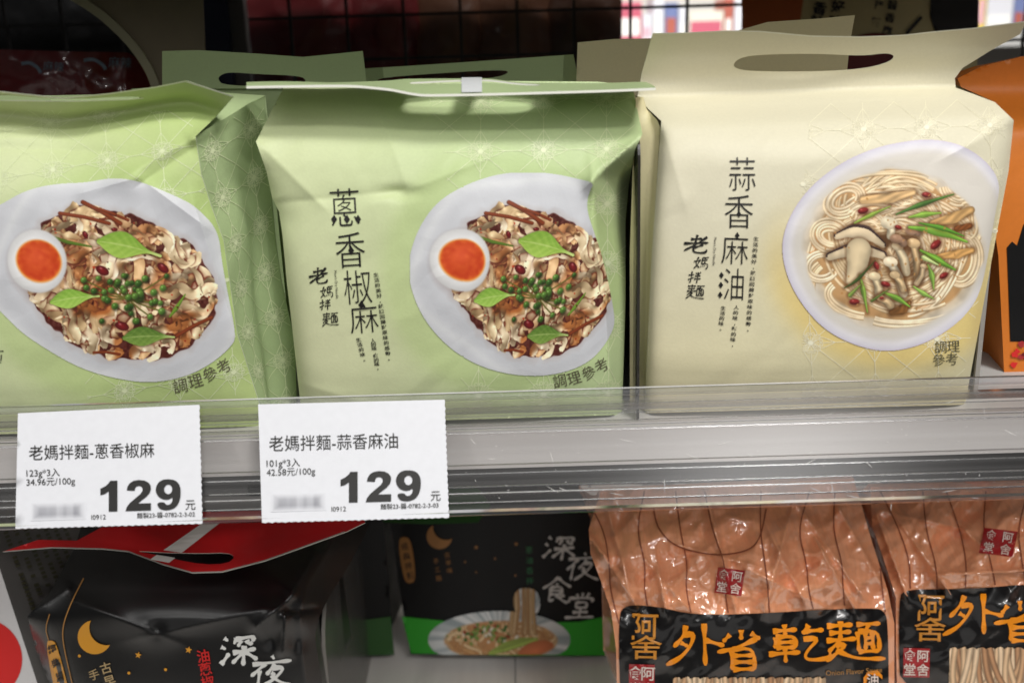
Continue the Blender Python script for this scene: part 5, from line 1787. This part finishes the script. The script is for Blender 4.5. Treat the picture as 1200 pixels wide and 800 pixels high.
out_b2 = [(452, 575), (735, 568), (722, 640), (717, 768), (600, 768), (481, 766), (470, 700), (460, 630)]
b2 = thing('noodle_packet', at(598, 768, YB2 + .03), 'black packet with a green bottom band standing deep on the lower shelf', 'noodle packet')
b2f = sheet('front_panel', out_b2, surf(D_b2), M_blackdeep, b2, step=5)
bag_sides(b2, out_b2, D_b2, .08, 570, M_blackdeep)
S2 = surf(D_b2, .0006)
out_g = [(471, 722), (520, 727), (600, 730), (680, 728), (714, 721), (717, 767.5), (600, 767.5), (482, 765)]
sheet('green_band', out_g, S2, M_greenink, b2, step=5)
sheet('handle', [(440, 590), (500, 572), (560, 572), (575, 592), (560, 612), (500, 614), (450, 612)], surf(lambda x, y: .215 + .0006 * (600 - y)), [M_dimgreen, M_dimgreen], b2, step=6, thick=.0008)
out_b3 = [(290, 572), (446, 566), (452, 640), (462, 767), (330, 770), (300, 700)]
b3 = thing('noodle_packet', at(390, 769, .285), 'black packet with a green bottom band half hidden behind the clear divider', 'noodle packet')
D_b3 = lambda x, y: .268 - .006 * (1 - np.clip((x - 380) / 90.0, -1, 1) ** 2) + .0016 * facet(x, y, 73, 60)
sheet('front_panel', out_b3, surf(D_b3), M_blackdeep, b3, step=6)
bag_sides(b3, out_b3, D_b3, .08, 570, M_blackdeep)
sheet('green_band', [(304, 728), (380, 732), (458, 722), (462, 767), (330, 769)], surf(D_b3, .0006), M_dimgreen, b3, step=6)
# bowl of lifted noodles on the print
C2 = Canvas(500, 686, 672, 769, 1.6, (196, 200, 200))
C2.c -= (vnoise(np.arctan2(C2.Y - 747, C2.X - 585) * 14, C2.Y * 0, 4)[..., None] - .3) * np.array([80, 70, 66])
rs = random.Random(2)
fm = np.clip((1 - np.hypot((C2.X - 587) / 68, (C2.Y - 750) / 24)) / .08, 0, 1)
C2.mix((slice(None), slice(None)), (176, 128, 84), fm)
for _ in range(150):
    P = curl(rs, rs.uniform(520, 655), rs.uniform(728, 770), rs.uniform(0, 6.28), 6, 3.4, rs.uniform(-.3, .3), .1)
    cc = np.array(rs.choice([(222, 184, 136), (206, 160, 108), (190, 140, 92), (230, 200, 156)]), float)
    C2.stroke(P, 1.5, lambda t, v, cc=cc: cc * (1.05 - .35 * np.abs(v))[..., None], mask=fm)
for _ in range(70):
    x, y = rs.gauss(570, 20), rs.gauss(742, 6)
    cc = np.array(rs.choice([(60, 104, 44), (84, 128, 50), (150, 60, 40), (226, 216, 196), (120, 150, 70)]), float)
    C2.ellipse(x, y, rs.uniform(1.5, 4), rs.uniform(1, 2.5), rs.uniform(0, 3), lambda u, v, r, cc=cc: cc * (1.05 - .25 * r)[..., None], mask=fm)
for k in range(5):
    C2.stroke([(575 + k * 4, 765 - k), (592 + k * 5, 754), (612 + k * 4, 749)], 2.6, lambda t, v: np.array([150, 170, 80.]) * (1.1 - .3 * np.abs(v))[..., None], mask=fm)
C2.ellipse(628, 762, 22, 11, -.3, lambda u, v, r: np.array([206, 120, 78.]) * (1.05 - .2 * r)[..., None], mask=fm)
for k in range(24):
    x = 601 + 30 * rs.random()
    c0 = np.array(rs.choice([(196, 160, 112), (176, 136, 92), (214, 182, 136)]), float)
    C2.stroke([(x, 690), (x + rs.uniform(-2, 2), 712), (x + (x - 616) * .25, 742)], 1.6, lambda t, v, c0=c0: c0 * (1.05 - .4 * np.abs(v))[..., None])
pl = [(585 + 84 * math.cos(a), 749 + 34 * math.sin(a)) for a in np.linspace(0, 2 * PI, 40, endpoint=False)]
clipb = [(p[0], min(p[1], 767)) for p in pl]
n_ = [p for p in clipb]
rise = [(602, 722), (601, 688), (632, 688), (634, 722)]
lay_photo('bowl_print', C2, n_, surf(D_b2, .0009), b2f)
lay_photo('lifted_noodles_print', C2, rise, surf(D_b2, .0012), b2f)
L = Letters(surf(D_b2, .0008))
L.brush(BR['深'], 656, 641, 38, 30, 4.2, seed=5, shear=.15)
L.brush(BR['夜'], 683, 663, 38, 32, 3.6, seed=6, shear=.15)
L.brush(BR['食'], 652, 691, 34, 30, 3.6, seed=7, shear=.15)
L.brush(BR['堂'], 681, 709, 34, 30, 3.6, seed=8, shear=.15)
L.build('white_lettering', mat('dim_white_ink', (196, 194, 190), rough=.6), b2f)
L = Letters(surf(D_b2, .0008))
moon(L, 515, 628, 15, math.radians(-55))
for x, y, r in ((558, 641, 3), (605, 637, 3), (545, 658, 1.8), (580, 654, 2), (558, 670, 1.6), (604, 674, 1.8)):
    star(L, x, y, r)
L.poly(rounded([(466, 632), (474, 628), (482, 632), (488, 678), (481, 684), (473, 680)], 2))
L.column('古早味', (524, 650), (527, 668), 7)
L.column('手工麵', (511, 657), (514, 677), 7)
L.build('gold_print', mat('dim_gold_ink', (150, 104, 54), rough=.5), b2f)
L = Letters(surf(D_b2, .001))
L.column('經典拌麵', (474, 640), (481, 674), 9, .01)
L.build('badge_lettering', M_ink, b2f)
L = Letters(surf(D_b2, .0008))
L.column('蔥油香拌', (620, 644), (621, 680), 9)
L.build('green_lettering', M_dgreenink, b2f)

# ------------------------------------------------------------------ striped orange plastic bags
M_wood = mat('orange_film', (228, 156, 114), rough=0.42, coat=1.0, coat_rough=.04, bump_s=.12, bump_scale=34, mottle=.10, stretch=(16, 1, .9))
_nt = M_wood.node_tree
_nt.nodes['Principled BSDF'].inputs['Coat IOR'].default_value = 2.0
_tc, _mp, _n1, _b1 = (_nt.nodes.new(t) for t in ('ShaderNodeTexCoord', 'ShaderNodeMapping', 'ShaderNodeTexNoise', 'ShaderNodeBump'))
_n1.noise_type = 'RIDGED_MULTIFRACTAL'
_n1.inputs['Scale'].default_value = 105
_n1.inputs['Detail'].default_value = 3
_n1.inputs['Distortion'].default_value = .8
_mp.inputs['Scale'].default_value = (1, 1, .7)
_b1.inputs['Strength'].default_value = .22
_b1.inputs['Distance'].default_value = .0010
_nt.links.new(_tc.outputs['Object'], _mp.inputs['Vector'])
_nt.links.new(_mp.outputs['Vector'], _n1.inputs['Vector'])
_nt.links.new(_n1.outputs['Fac'], _b1.inputs['Height'])
_nt.links.new(_b1.outputs['Normal'], _nt.nodes['Principled BSDF'].inputs['Coat Normal'])
M_grain = mat('brown_ink', (140, 78, 52), rough=.5, coat=.6)
M_label = mat('black_label', (16, 15, 16), rough=.3, coat=.6, coat_rough=.08, bump_s=.03, bump_scale=60)
M_noodle = mat('noodle_print', attr=True, rough=.4, coat=.6)
M_whiteink = mat('pale_ink', (222, 206, 196), rough=.5)


def crinkle(x, y, seed):
    h = 0
    for k, (s, a) in enumerate(((78, .0080), (40, .0058), (21, .0036), (11, .0020), (6, .0008))):
        ca, sa = math.cos(k * 1.1 + seed), math.sin(k * 1.1 + seed)
        u, v = (x * ca - y * sa) / s, (x * sa + y * ca) / (s * 1.7)
        h = h + a * np.abs(vnoise(u + 20, v + 20, seed * 7 + k) - .5) * 2
    return h


def striped_bag(outline, xc, hw, ylab, label_poly, label, seed, seals, lettering, Yo=.095, folds=(), hole=None):
    def D(x, y):
        Y = pchip(y, [(560, Yo + .045), (600, Yo + .026), (650, Yo + .004), (700, Yo - .006), (760, Yo - .006), (860, Yo)])
        Y = Y - .016 * (1 - np.clip((x - xc) / hw, -1, 1) ** 2)
        k = 1 - .72 * sstep(ylab - 8, ylab + 22, y)
        Y = Y + k * (.55 * crinkle(x, y, seed) + 0.0100 * facet(x, y, seed, 58) + .0090 * facet(x + 13, y - 9, seed + 3, 27) + .0038 * facet(x * .9 - y * .3, y, seed + 5, 13))
        for (p, q, am, w1, w2) in folds:
            Y = Y - crease(x, y, p, q, am, w1, w2, 14)
        return Y
    root = thing('noodle_bag', at_z(xc, 900, -.30), label, 'noodle bag', 'striped orange noodle bags')
    sheet('front_panel', outline, surf(D), M_wood, root, step=2.0)
    bag_sides(root, outline, D, .085, 580, M_wood)
    lo_ = at(np.array([outline[0][0]]), np.array([830]), np.array([Yo]))[0]
    P = np.asarray(outline)
    x0_, x1_ = at(P[:, 0].min() + 52, 845, Yo)[0], at(P[:, 0].max() - 12, 845, Yo)[0]
    b = MB()
    b.box((x0_, Yo + .008, -.2995), (x1_, Yo + .08, at(xc, 845, Yo)[2] + .008))
    b.build('lower_body', M_wood, root)
    L = Letters(surf(D, .0005))
    rs = random.Random(seed)
    k = P[:, 0].min() - 10
    while k < P[:, 0].max() + 40:
        top = k + rs.uniform(-30, 10)
        pts = [(top, 575), (k - 6 + rs.uniform(-4, 4), 620), (k + rs.uniform(-3, 3) + 4, 660), (k + 5 + rs.uniform(-3, 3), 690), (k + 10 + rs.uniform(-4, 4), 730)]
        pts = resample(rounded(pts, 3, False), 4, False)
        ins = inside(pts[:, 0], pts[:, 1], outline) & ~inside(pts[:, 0], pts[:, 1], label_poly)
        i = 0
        while i < len(pts):
            if ins[i]:
                e = i
                while e + 1 < len(pts) and ins[e + 1]:
                    e += 1
                if e - i >= 2:
                    L.ribbon(pts[i:e + 1], 1.5)
                i = e + 1
            else:
                i += 1
        k += rs.uniform(30, 52)
    L.build('brown_stripes', M_grain, root)
    if hole is not None:
        L = Letters(surf(D, .0008))
        L.ribbon(rounded(hole, 3, False), 1.6, n=3)
        L.build('handle_hole_seam', M_grain, root)
    lab = sheet('label_panel', label_poly, surf(D, .0007), M_label, root, step=4)
    lettering(lab, D)
    for (cx, cy, sx, sy, an) in seals:
        c, s = math.cos(an), math.sin(an)
        sq = [(cx + sx * (u * c - v * s), cy + sy * (u * s + v * c)) for u, v in ((-.5, -.5), (.5, -.5), (.5, .5), (-.5, .5))]
        seal = sheet('seal', sq, surf(D, .0011), M_sealred, root, step=4)
        L = Letters(surf(D, .0016))
        q = .25
        for ch, u, v in (('阿', .25, -.24), ('舍', .25, .24), ('食', -.25, -.24), ('堂', -.25, .24)):
            L.char(ch, cx + sx * (u * c - v * s), cy + sy * (u * s + v * c), sy * .44, .012, an)
        L.build('seal_lettering', M_whiteink, seal)
    return D, root


def noodle_strip(root, D, x0, x1, y0, y1, seed):
    Cn = Canvas(x0, y0, x1, y1, 1.5, (96, 60, 40))
    rs = random.Random(seed)
    for k in range(int((x1 - x0) * 1.1)):
        x = rs.uniform(x0, x1)
        base = np.array(rs.choice([(226, 190, 150), (206, 164, 124), (234, 204, 168), (188, 142, 104)]), float)
        P = curl(rs, x, y0 + rs.uniform(0, 5), PI / 2 + rs.uniform(-.2, .2), 10, (y1 - y0) / 10 + 1, rs.uniform(-.06, .06), .05)
        Cn.stroke(P, 3.6, lambda t, v, b_=base: b_ * (1.05 - .45 * np.abs(v) ** 1.5)[..., None], soft=.8)
    rr = [(x0, y0 + 5)]
    k = x0
    while k < x1:
        rr += [(k + 2, y0 + rs.uniform(1.2, 2.5)), (k + 9, y0 + rs.uniform(.3, 2)), (k + 10, y0 + 4)]
        k += 11
    rr += [(x1, y0 + 3), (x1, y1), (x0, y1)]
    X, Y = Cn.X, Cn.Y
    o = lay_photo('noodle_print', Cn, rr, surf(D, .0012), root)


def letters_o1(root, D):
    L = Letters(surf(D, .0013))
    for ch, x0, x1, y0, y1 in (('外', 784, 850, 729, 779), ('省', 841, 898, 737, 785), ('乾', 902, 973, 731, 775), ('麵', 967, 1034, 727, 775)):
        L.brush(BR[ch], (x0 + x1) / 2, (y0 + y1) / 2, x1 - x0, y1 - y0, 6.6, ang=-.03, seed=ord(ch))
    L.build('brush_lettering', M_orangeink, root)
    L = Letters(surf(D, .0013))
    L.char('阿', 756, 733, 34, .012, ang=.02)
    L.char('舍', 757, 758, 30, .008, ang=.02, sx=1.3)
    L.build('maker_lettering', mat('dark_gold_ink', (196, 130, 44), rough=.4, coat=.5), root)
    L = Letters(surf(D, .0013))
    L.line('Onion Flavor Sauce', 968, 791, 66, ang=-.06)
    L.build('small_print', M_dgold, root)
    L = Letters(surf(D, .0013))
    L.poly(rounded([(1012, 787), (1034, 784), (1034, 812), (1012, 812)], 1))
    L.build('orange_badge', M_orangeink, root)
    L = Letters(surf(D, .0018))
    L.char('油', 1022.5, 796, 15, .015)
    L.build('badge_lettering', M_whiteink, root)
    noodle_strip(root, D, 788, 968, 791, 830, 4)


def letters_o2(root, D):
    L = Letters(surf(D, .0013))
    for ch, x0, x1, y0, y1 in (('外', 1108, 1178, 695, 743), ('省', 1166, 1226, 703, 752), ('乾', 1228, 1296, 697, 742)):
        L.brush(BR[ch], (x0 + x1) / 2, (y0 + y1) / 2, x1 - x0, y1 - y0, 6.6, ang=-.03, seed=ord(ch) + 1)
    L.build('brush_lettering', M_orangeink, root)
    L = Letters(surf(D, .0013))
    L.char('阿', 1091, 711, 34, .012, ang=.02)
    L.char('舍', 1090, 737, 30, .008, ang=.02, sx=1.3)
    L.build('maker_lettering', mat('dark_gold_ink', (196, 130, 44), rough=.4, coat=.5), root)
    noodle_strip(root, D, 1112, 1290, 756, 830, 9)


out_o1 = [(704, 575), (1000, 560), (1012, 600), (1022, 635), (1040, 690), (1048, 730), (1048, 855), (724, 862), (722, 760), (716, 715), (704, 680), (692, 648), (690, 620), (696, 600)]
lab_o1 = rounded([(724, 722), (733, 708), (770, 710), (812, 720), (880, 719), (960, 714), (1020, 712), (1036, 714), (1041, 730), (1042, 850), (728, 850)], 2)
striped_bag(out_o1, 870, 180, 714, lab_o1, 'striped orange noodle bag with its whole black label in view', 3, [(855, 681, 32, 30, .14), (752, 798, 30, 40, .02)], letters_o1, folds=(((830, 590), (860, 705), .006, 5, 11), ((930, 590), (900, 700), .007, 6, 12), ((770, 660), (780, 708), .005, 4, 8), ((960, 640), (1000, 708), .006, 4, 9), ((700, 640), (740, 700), .006, 9, 5), ((716, 610), (735, 680), .006, 7, 10), ((760, 660), (800, 705), .004, 6, 10), ((800, 640), (880, 662), .005, 8, 6), ((900, 620), (935, 690), .005, 9, 5), ((940, 600), (1005, 690), .007, 10, 6), ((985, 600), (1030, 680), .006, 6, 9), ((880, 668), (960, 708), .004, 5, 9), ((692, 632), (706, 648), .008, 5, 6)), hole=[(766, 596), (770, 618), (790, 640), (830, 650), (868, 648), (890, 636), (898, 596)])
out_o2 = [(1020, 570), (1400, 560), (1400, 850), (1053, 855), (1050, 760), (1050, 700), (1034, 650), (1022, 615)]
lab_o2 = rounded([(1052, 700), (1062, 690), (1110, 690), (1160, 688), (1200, 684), (1330, 684), (1380, 690), (1385, 840), (1056, 845)], 2)
striped_bag(out_o2, 1215, 185, 690, lab_o2, 'striped orange noodle bag cut off by the right edge', 5, [(1170, 635, 40, 30, .16), (1074, 776, 31, 34, .02)], letters_o2, Yo=.100, folds=(((1030, 610), (1060, 690), .007, 9, 6), ((1060, 620), (1110, 690), .005, 10, 5), ((1110, 672), (1200, 668), .007, 4, 8), ((1120, 610), (1150, 640), .006, 6, 8), ((1180, 640), (1215, 620), .006, 7, 6), ((1040, 600), (1130, 620), .005, 8, 8)))

# ------------------------------------------------------------------ back of the bay
grid = thing('wire_panel', (0, .47, .08), 'black wire grid closing the back of the upper shelf', 'wire panel')
b = MB()
for k in range(-16, 17):
    x = k * .046 + .012
    b.box((x - .0012, .47, ZT + .001), (x + .0012, .4724, .197))
b.build('vertical_wires', M_wire, grid)
b = MB()
for z in (-.005, .041, .087, .131, .165, .19):
    b.box((-.75, .4726, z - .0012), (.75, .475, z + .0012))
b.build('cross_wires', M_wire, grid)
p0, p1 = at(245, 20, .46), at(288, 20, .46)
post = thing('shelf_post', ((p0[0] + p1[0]) / 2, .465, ZT), 'dark grey upright post at the back beside a navy strip', 'post')
b = MB()
b.box((at(268, 20, .458)[0], .456, ZT + .001), (p1[0], .468, .197))
b.build('upright', mat('dark_grey_metal', (92, 90, 88), rough=.5), post)
b = MB()
b.box((at(230, 20, .45)[0], .450, ZT + .001), (at(266, 20, .45)[0], .468, .197))
b.build('navy_strip', mat('navy_plastic', (34, 40, 62), rough=.5), post)

# arched panel at the left rear
M_arch = mat('olive_card', (120, 108, 88), rough=.6, mottle=.05, bump_scale=60)
M_archrim = mat('olive_rim', (150, 144, 118), rough=.5)
arch = thing('display_panel', at(160, 120, .2), 'dark olive panel with a curved rim behind the left green packet', 'display panel')
cur = rounded([(40, -30), (78, -8), (112, 12), (142, 38), (164, 64), (180, 92), (188, 125)], 3, False)
out_a = [tuple(p) for p in cur] + [(190, 352), (234, 350), (240, 60), (236, -40)]
sheet('panel', out_a, lambda x, y: at(x, y, .215), [M_arch, M_arch], arch, step=8, thick=.002)
T = np.gradient(cur, axis=0)
T /= np.linalg.norm(T, axis=1)[:, None]
Nn = np.stack([-T[:, 1], T[:, 0]], 1)
rim = [tuple(p) for p in cur + Nn * 5] + [tuple(p) for p in (cur - Nn * 5)[::-1]]
sheet('rim', rim, lambda x, y: at(x, y, .2135), [M_archrim, M_archrim], arch, step=5, thick=.004)


def back_bag(poly, Yc, m, label, group, name='snack_bag', amp=.004, print_=None):
    x = [p[0] for p in poly]
    c = sum(x) / len(x)
    root = thing(name, at(c, max(p[1] for p in poly), Yc), label, 'snack bag', group)
    hw = (max(x) - min(x)) / 2
    D = lambda px, py: Yc - .016 * (1 - np.clip((np.asarray(px) - c) / hw, -1, 1) ** 2) + crinkle(np.asarray(px) * 1.2, np.asarray(py) * 1.2, int(c) % 9 + 1) * amp / .007
    sheet('front_panel', poly, surf(D), m, root, step=6)
    V, F = fill2d(poly, (), 16)
    obj_from('back_panel', at(V[:, 0], V[:, 1], Yc + .02), [f[::-1] for f in F.tolist()], m, root)
    if print_:
        print_(root, D)


def pr_left(root, D):
    L = Letters(surf(D, .0008))
    rs = random.Random(4)
    for x, y, s in ((40, 78, 15), (115, 74, 17)):
        L.ribbon(rounded([(x - s, y - 3), (x - s * .3, y - 5), (x + s * .4, y + 3), (x + s * .5, y + 8)], 2, False), 4, 0, 3)
        L.line('麻辣', x + s * .7, y + 4, s * 1.6, ang=.05)
    L.build('marks', mat('dim_blue_ink', (96, 110, 124)), root)


M_redbag = mat('red_film_dark', (84, 14, 18), rough=.3, coat=.5)
M_maroon = mat('maroon_film', (92, 32, 34), rough=.35, coat=.5)
M_brown = mat('brown_film', (84, 56, 42), rough=.32, coat=.5)
back_bag([(-60, 62), (0, 58), (60, 60), (150, 62), (178, 80), (186, 338), (-60, 344)], .27, M_redbag, 'red bag with dark printed marks behind the left green packet', None, print_=pr_left)
back_bag([(-60, -30), (200, -30), (286, -30), (284, 268), (-60, 276)], .53, M_blackdeep, 'black glossy bag behind the wire at the upper left', None)
back_bag([(287, -20), (413, -20), (417, 264), (285, 264)], .52, M_maroon, 'maroon bag behind the wire, beside the grey post', 'dark bags behind the wire')
back_bag([(409, -20), (491, -20), (495, 264), (407, 264)], .52, M_maroon, 'reddish brown bag behind the wire, second from the grey post', 'dark bags behind the wire')
back_bag([(483, -20), (567, -20), (571, 258), (481, 264)], .525, M_brown, 'brown bag behind the wire above the left half of the folded handle', 'dark bags behind the wire')
back_bag([(559, -20), (645, -20), (648, 258), (557, 258)], .52, M_brown, 'brown bag behind the wire above the right half of the folded handle', 'dark bags behind the wire')
back_bag([(637, -20), (729, -20), (727, 258), (635, 258)], .525, mat('umber_film', (60, 38, 28), rough=.32, coat=.5), 'umber bag behind the wire left of the bright gap', 'dark bags behind the wire')

# cream packet with dark writing behind the cream packet's handle
bk = thing('noodle_packet', at(960, 100, .34), 'cream and orange packet with dark writing behind the upright handle', 'noodle packet')
Db = lambda x, y: .33 + .002 * facet(x, y, 5, 50)
ob = [(868, -30), (1148, -30), (1140, 306), (878, 314)]
sheet('front_panel', ob, surf(Db), mat('cream_card', (176, 164, 120), rough=.5), bk, step=8)
b = MB()
q = at(np.array([868, 1148, 1140, 878]), np.array([-30, -30, 300, 308]), np.array([.36] * 4))
b.add(q, [[0, 1, 2, 3]])
b.build('back_panel', M_brown, bk)
L = Letters(surf(Db, .0008))
sheet('orange_print', [(868, -28), (945, -28), (938, 24), (905, 60), (900, 290), (878, 300)], surf(Db, .0008), mat('rust_ink', (168, 84, 34)), bk, step=8)
L = Letters(surf(Db, .0012))
L.column('醬香麻', (1046, 6), (1040, 36), 12, .02)
L.column('拌麵', (1030, 6), (1026, 26), 11, .02)
L.column('香辣', (961, 10), (957, 26), 16, .03)
L.column('好味', (982, 8), (979, 26), 16, .03)
sheet('dark_patch', [(1092, -28), (1147, -28), (1145, 60), (1098, 44), (1090, 20)], surf(Db, .0012), M_ink, bk, step=8)
L.ribbon([(1062, 40), (1080, 20)], 4, 0, 4)
L.build('dark_print', M_ink, bk)
L = Letters(surf(Db, .0012))
sheet('red_print', rounded([(980, 62), (1000, 40), (1045, 38), (1060, 60), (1050, 100), (985, 100)], 2), surf(Db, .0012), mat('dim_red_ink', (96, 26, 26)), bk, step=8)

# far aisle seen through the gap: a shelf of bright boxes
far = thing('shelf', (.7, 1.72, -.1), 'bright shelf across the next aisle seen through the gap', 'shelf')
b = MB()
zf = at(800, 47, 1.7)[2]
b.box((-1.2, 1.66, zf - .03), (1.9, 2.0, zf))
b.build('board', M_shelf, far)
b = MB()
b.box((-1.2, 2.0, -.6), (1.9, 2.02, 1.4))
b.build('back_panel', mat('far_back', (190, 186, 180)), far)
rs = random.Random(12)
pal = [((196, 96, 116), 'pink red'), ((226, 204, 84), 'yellow'), ((216, 216, 222), 'white'), ((112, 124, 168), 'blue'), ((222, 172, 184), 'pink'), ((226, 222, 206), 'ivory'), ((176, 96, 80), 'rust red'), ((160, 184, 210), 'pale blue')]
x = at(716, 20, 1.7)[0]
n = 0
end = at(880, 20, 1.7)[0]
xs2 = (at(1140, 10, 1.7)[0], at(1215, 10, 1.7)[0])
spans = [(x, end), xs2]
pats = ['thin spine', 'wide face', 'short box', 'tall box']
ORD = ('first', 'second', 'third', 'fourth', 'fifth', 'sixth', 'seventh', 'eighth', 'ninth', 'tenth', 'eleventh', 'twelfth')
for (xa, xb) in spans:
    x, m_ = xa, 0
    while x < xb:
        wd = rs.uniform(.018, .034) if n % 5 else rs.uniform(.05, .07)
        (rgb, nm) = pal[n % len(pal)]
        if n % 3 == 1:
            rgb, nm = pal[2]
        h = rs.uniform(.05, .085)
        where = 'in the bright gap left of the upright handle' if xa == spans[0][0] else 'in the bright gap at the upper right corner'
        t = thing('box', (x + wd / 2, 1.72, zf), f'small {nm} box, number {n + 1} from the left, {where}', 'box', 'bright boxes across the aisle')
        t['label'] = f'blurred {nm} box, {ORD[m_]} from left in the gap ' + ('left of the upright handle' if xa == spans[0][0] else 'at the upper right corner')
        m_ += 1
        b = MB()
        b.box((x, 1.68, zf + .0004), (x + wd - .002, 1.78, zf + h))
        b.build('carton', mat('carton', rgb, rough=.5), t)
        b = MB()
        (rgb2, _) = pal[(n + 3) % len(pal)]
        b.box((x + .003, 1.678, zf + h * .15), (x + wd - .006, 1.6796, zf + h * rs.uniform(.4, .7)))
        b.build('label_print', mat('carton_label', rgb2 if n % 2 else (240, 238, 232), rough=.5), t)
        x += wd
        n += 1

for o in bpy.data.objects:
    if '_loc' in o:
        del o['_loc']
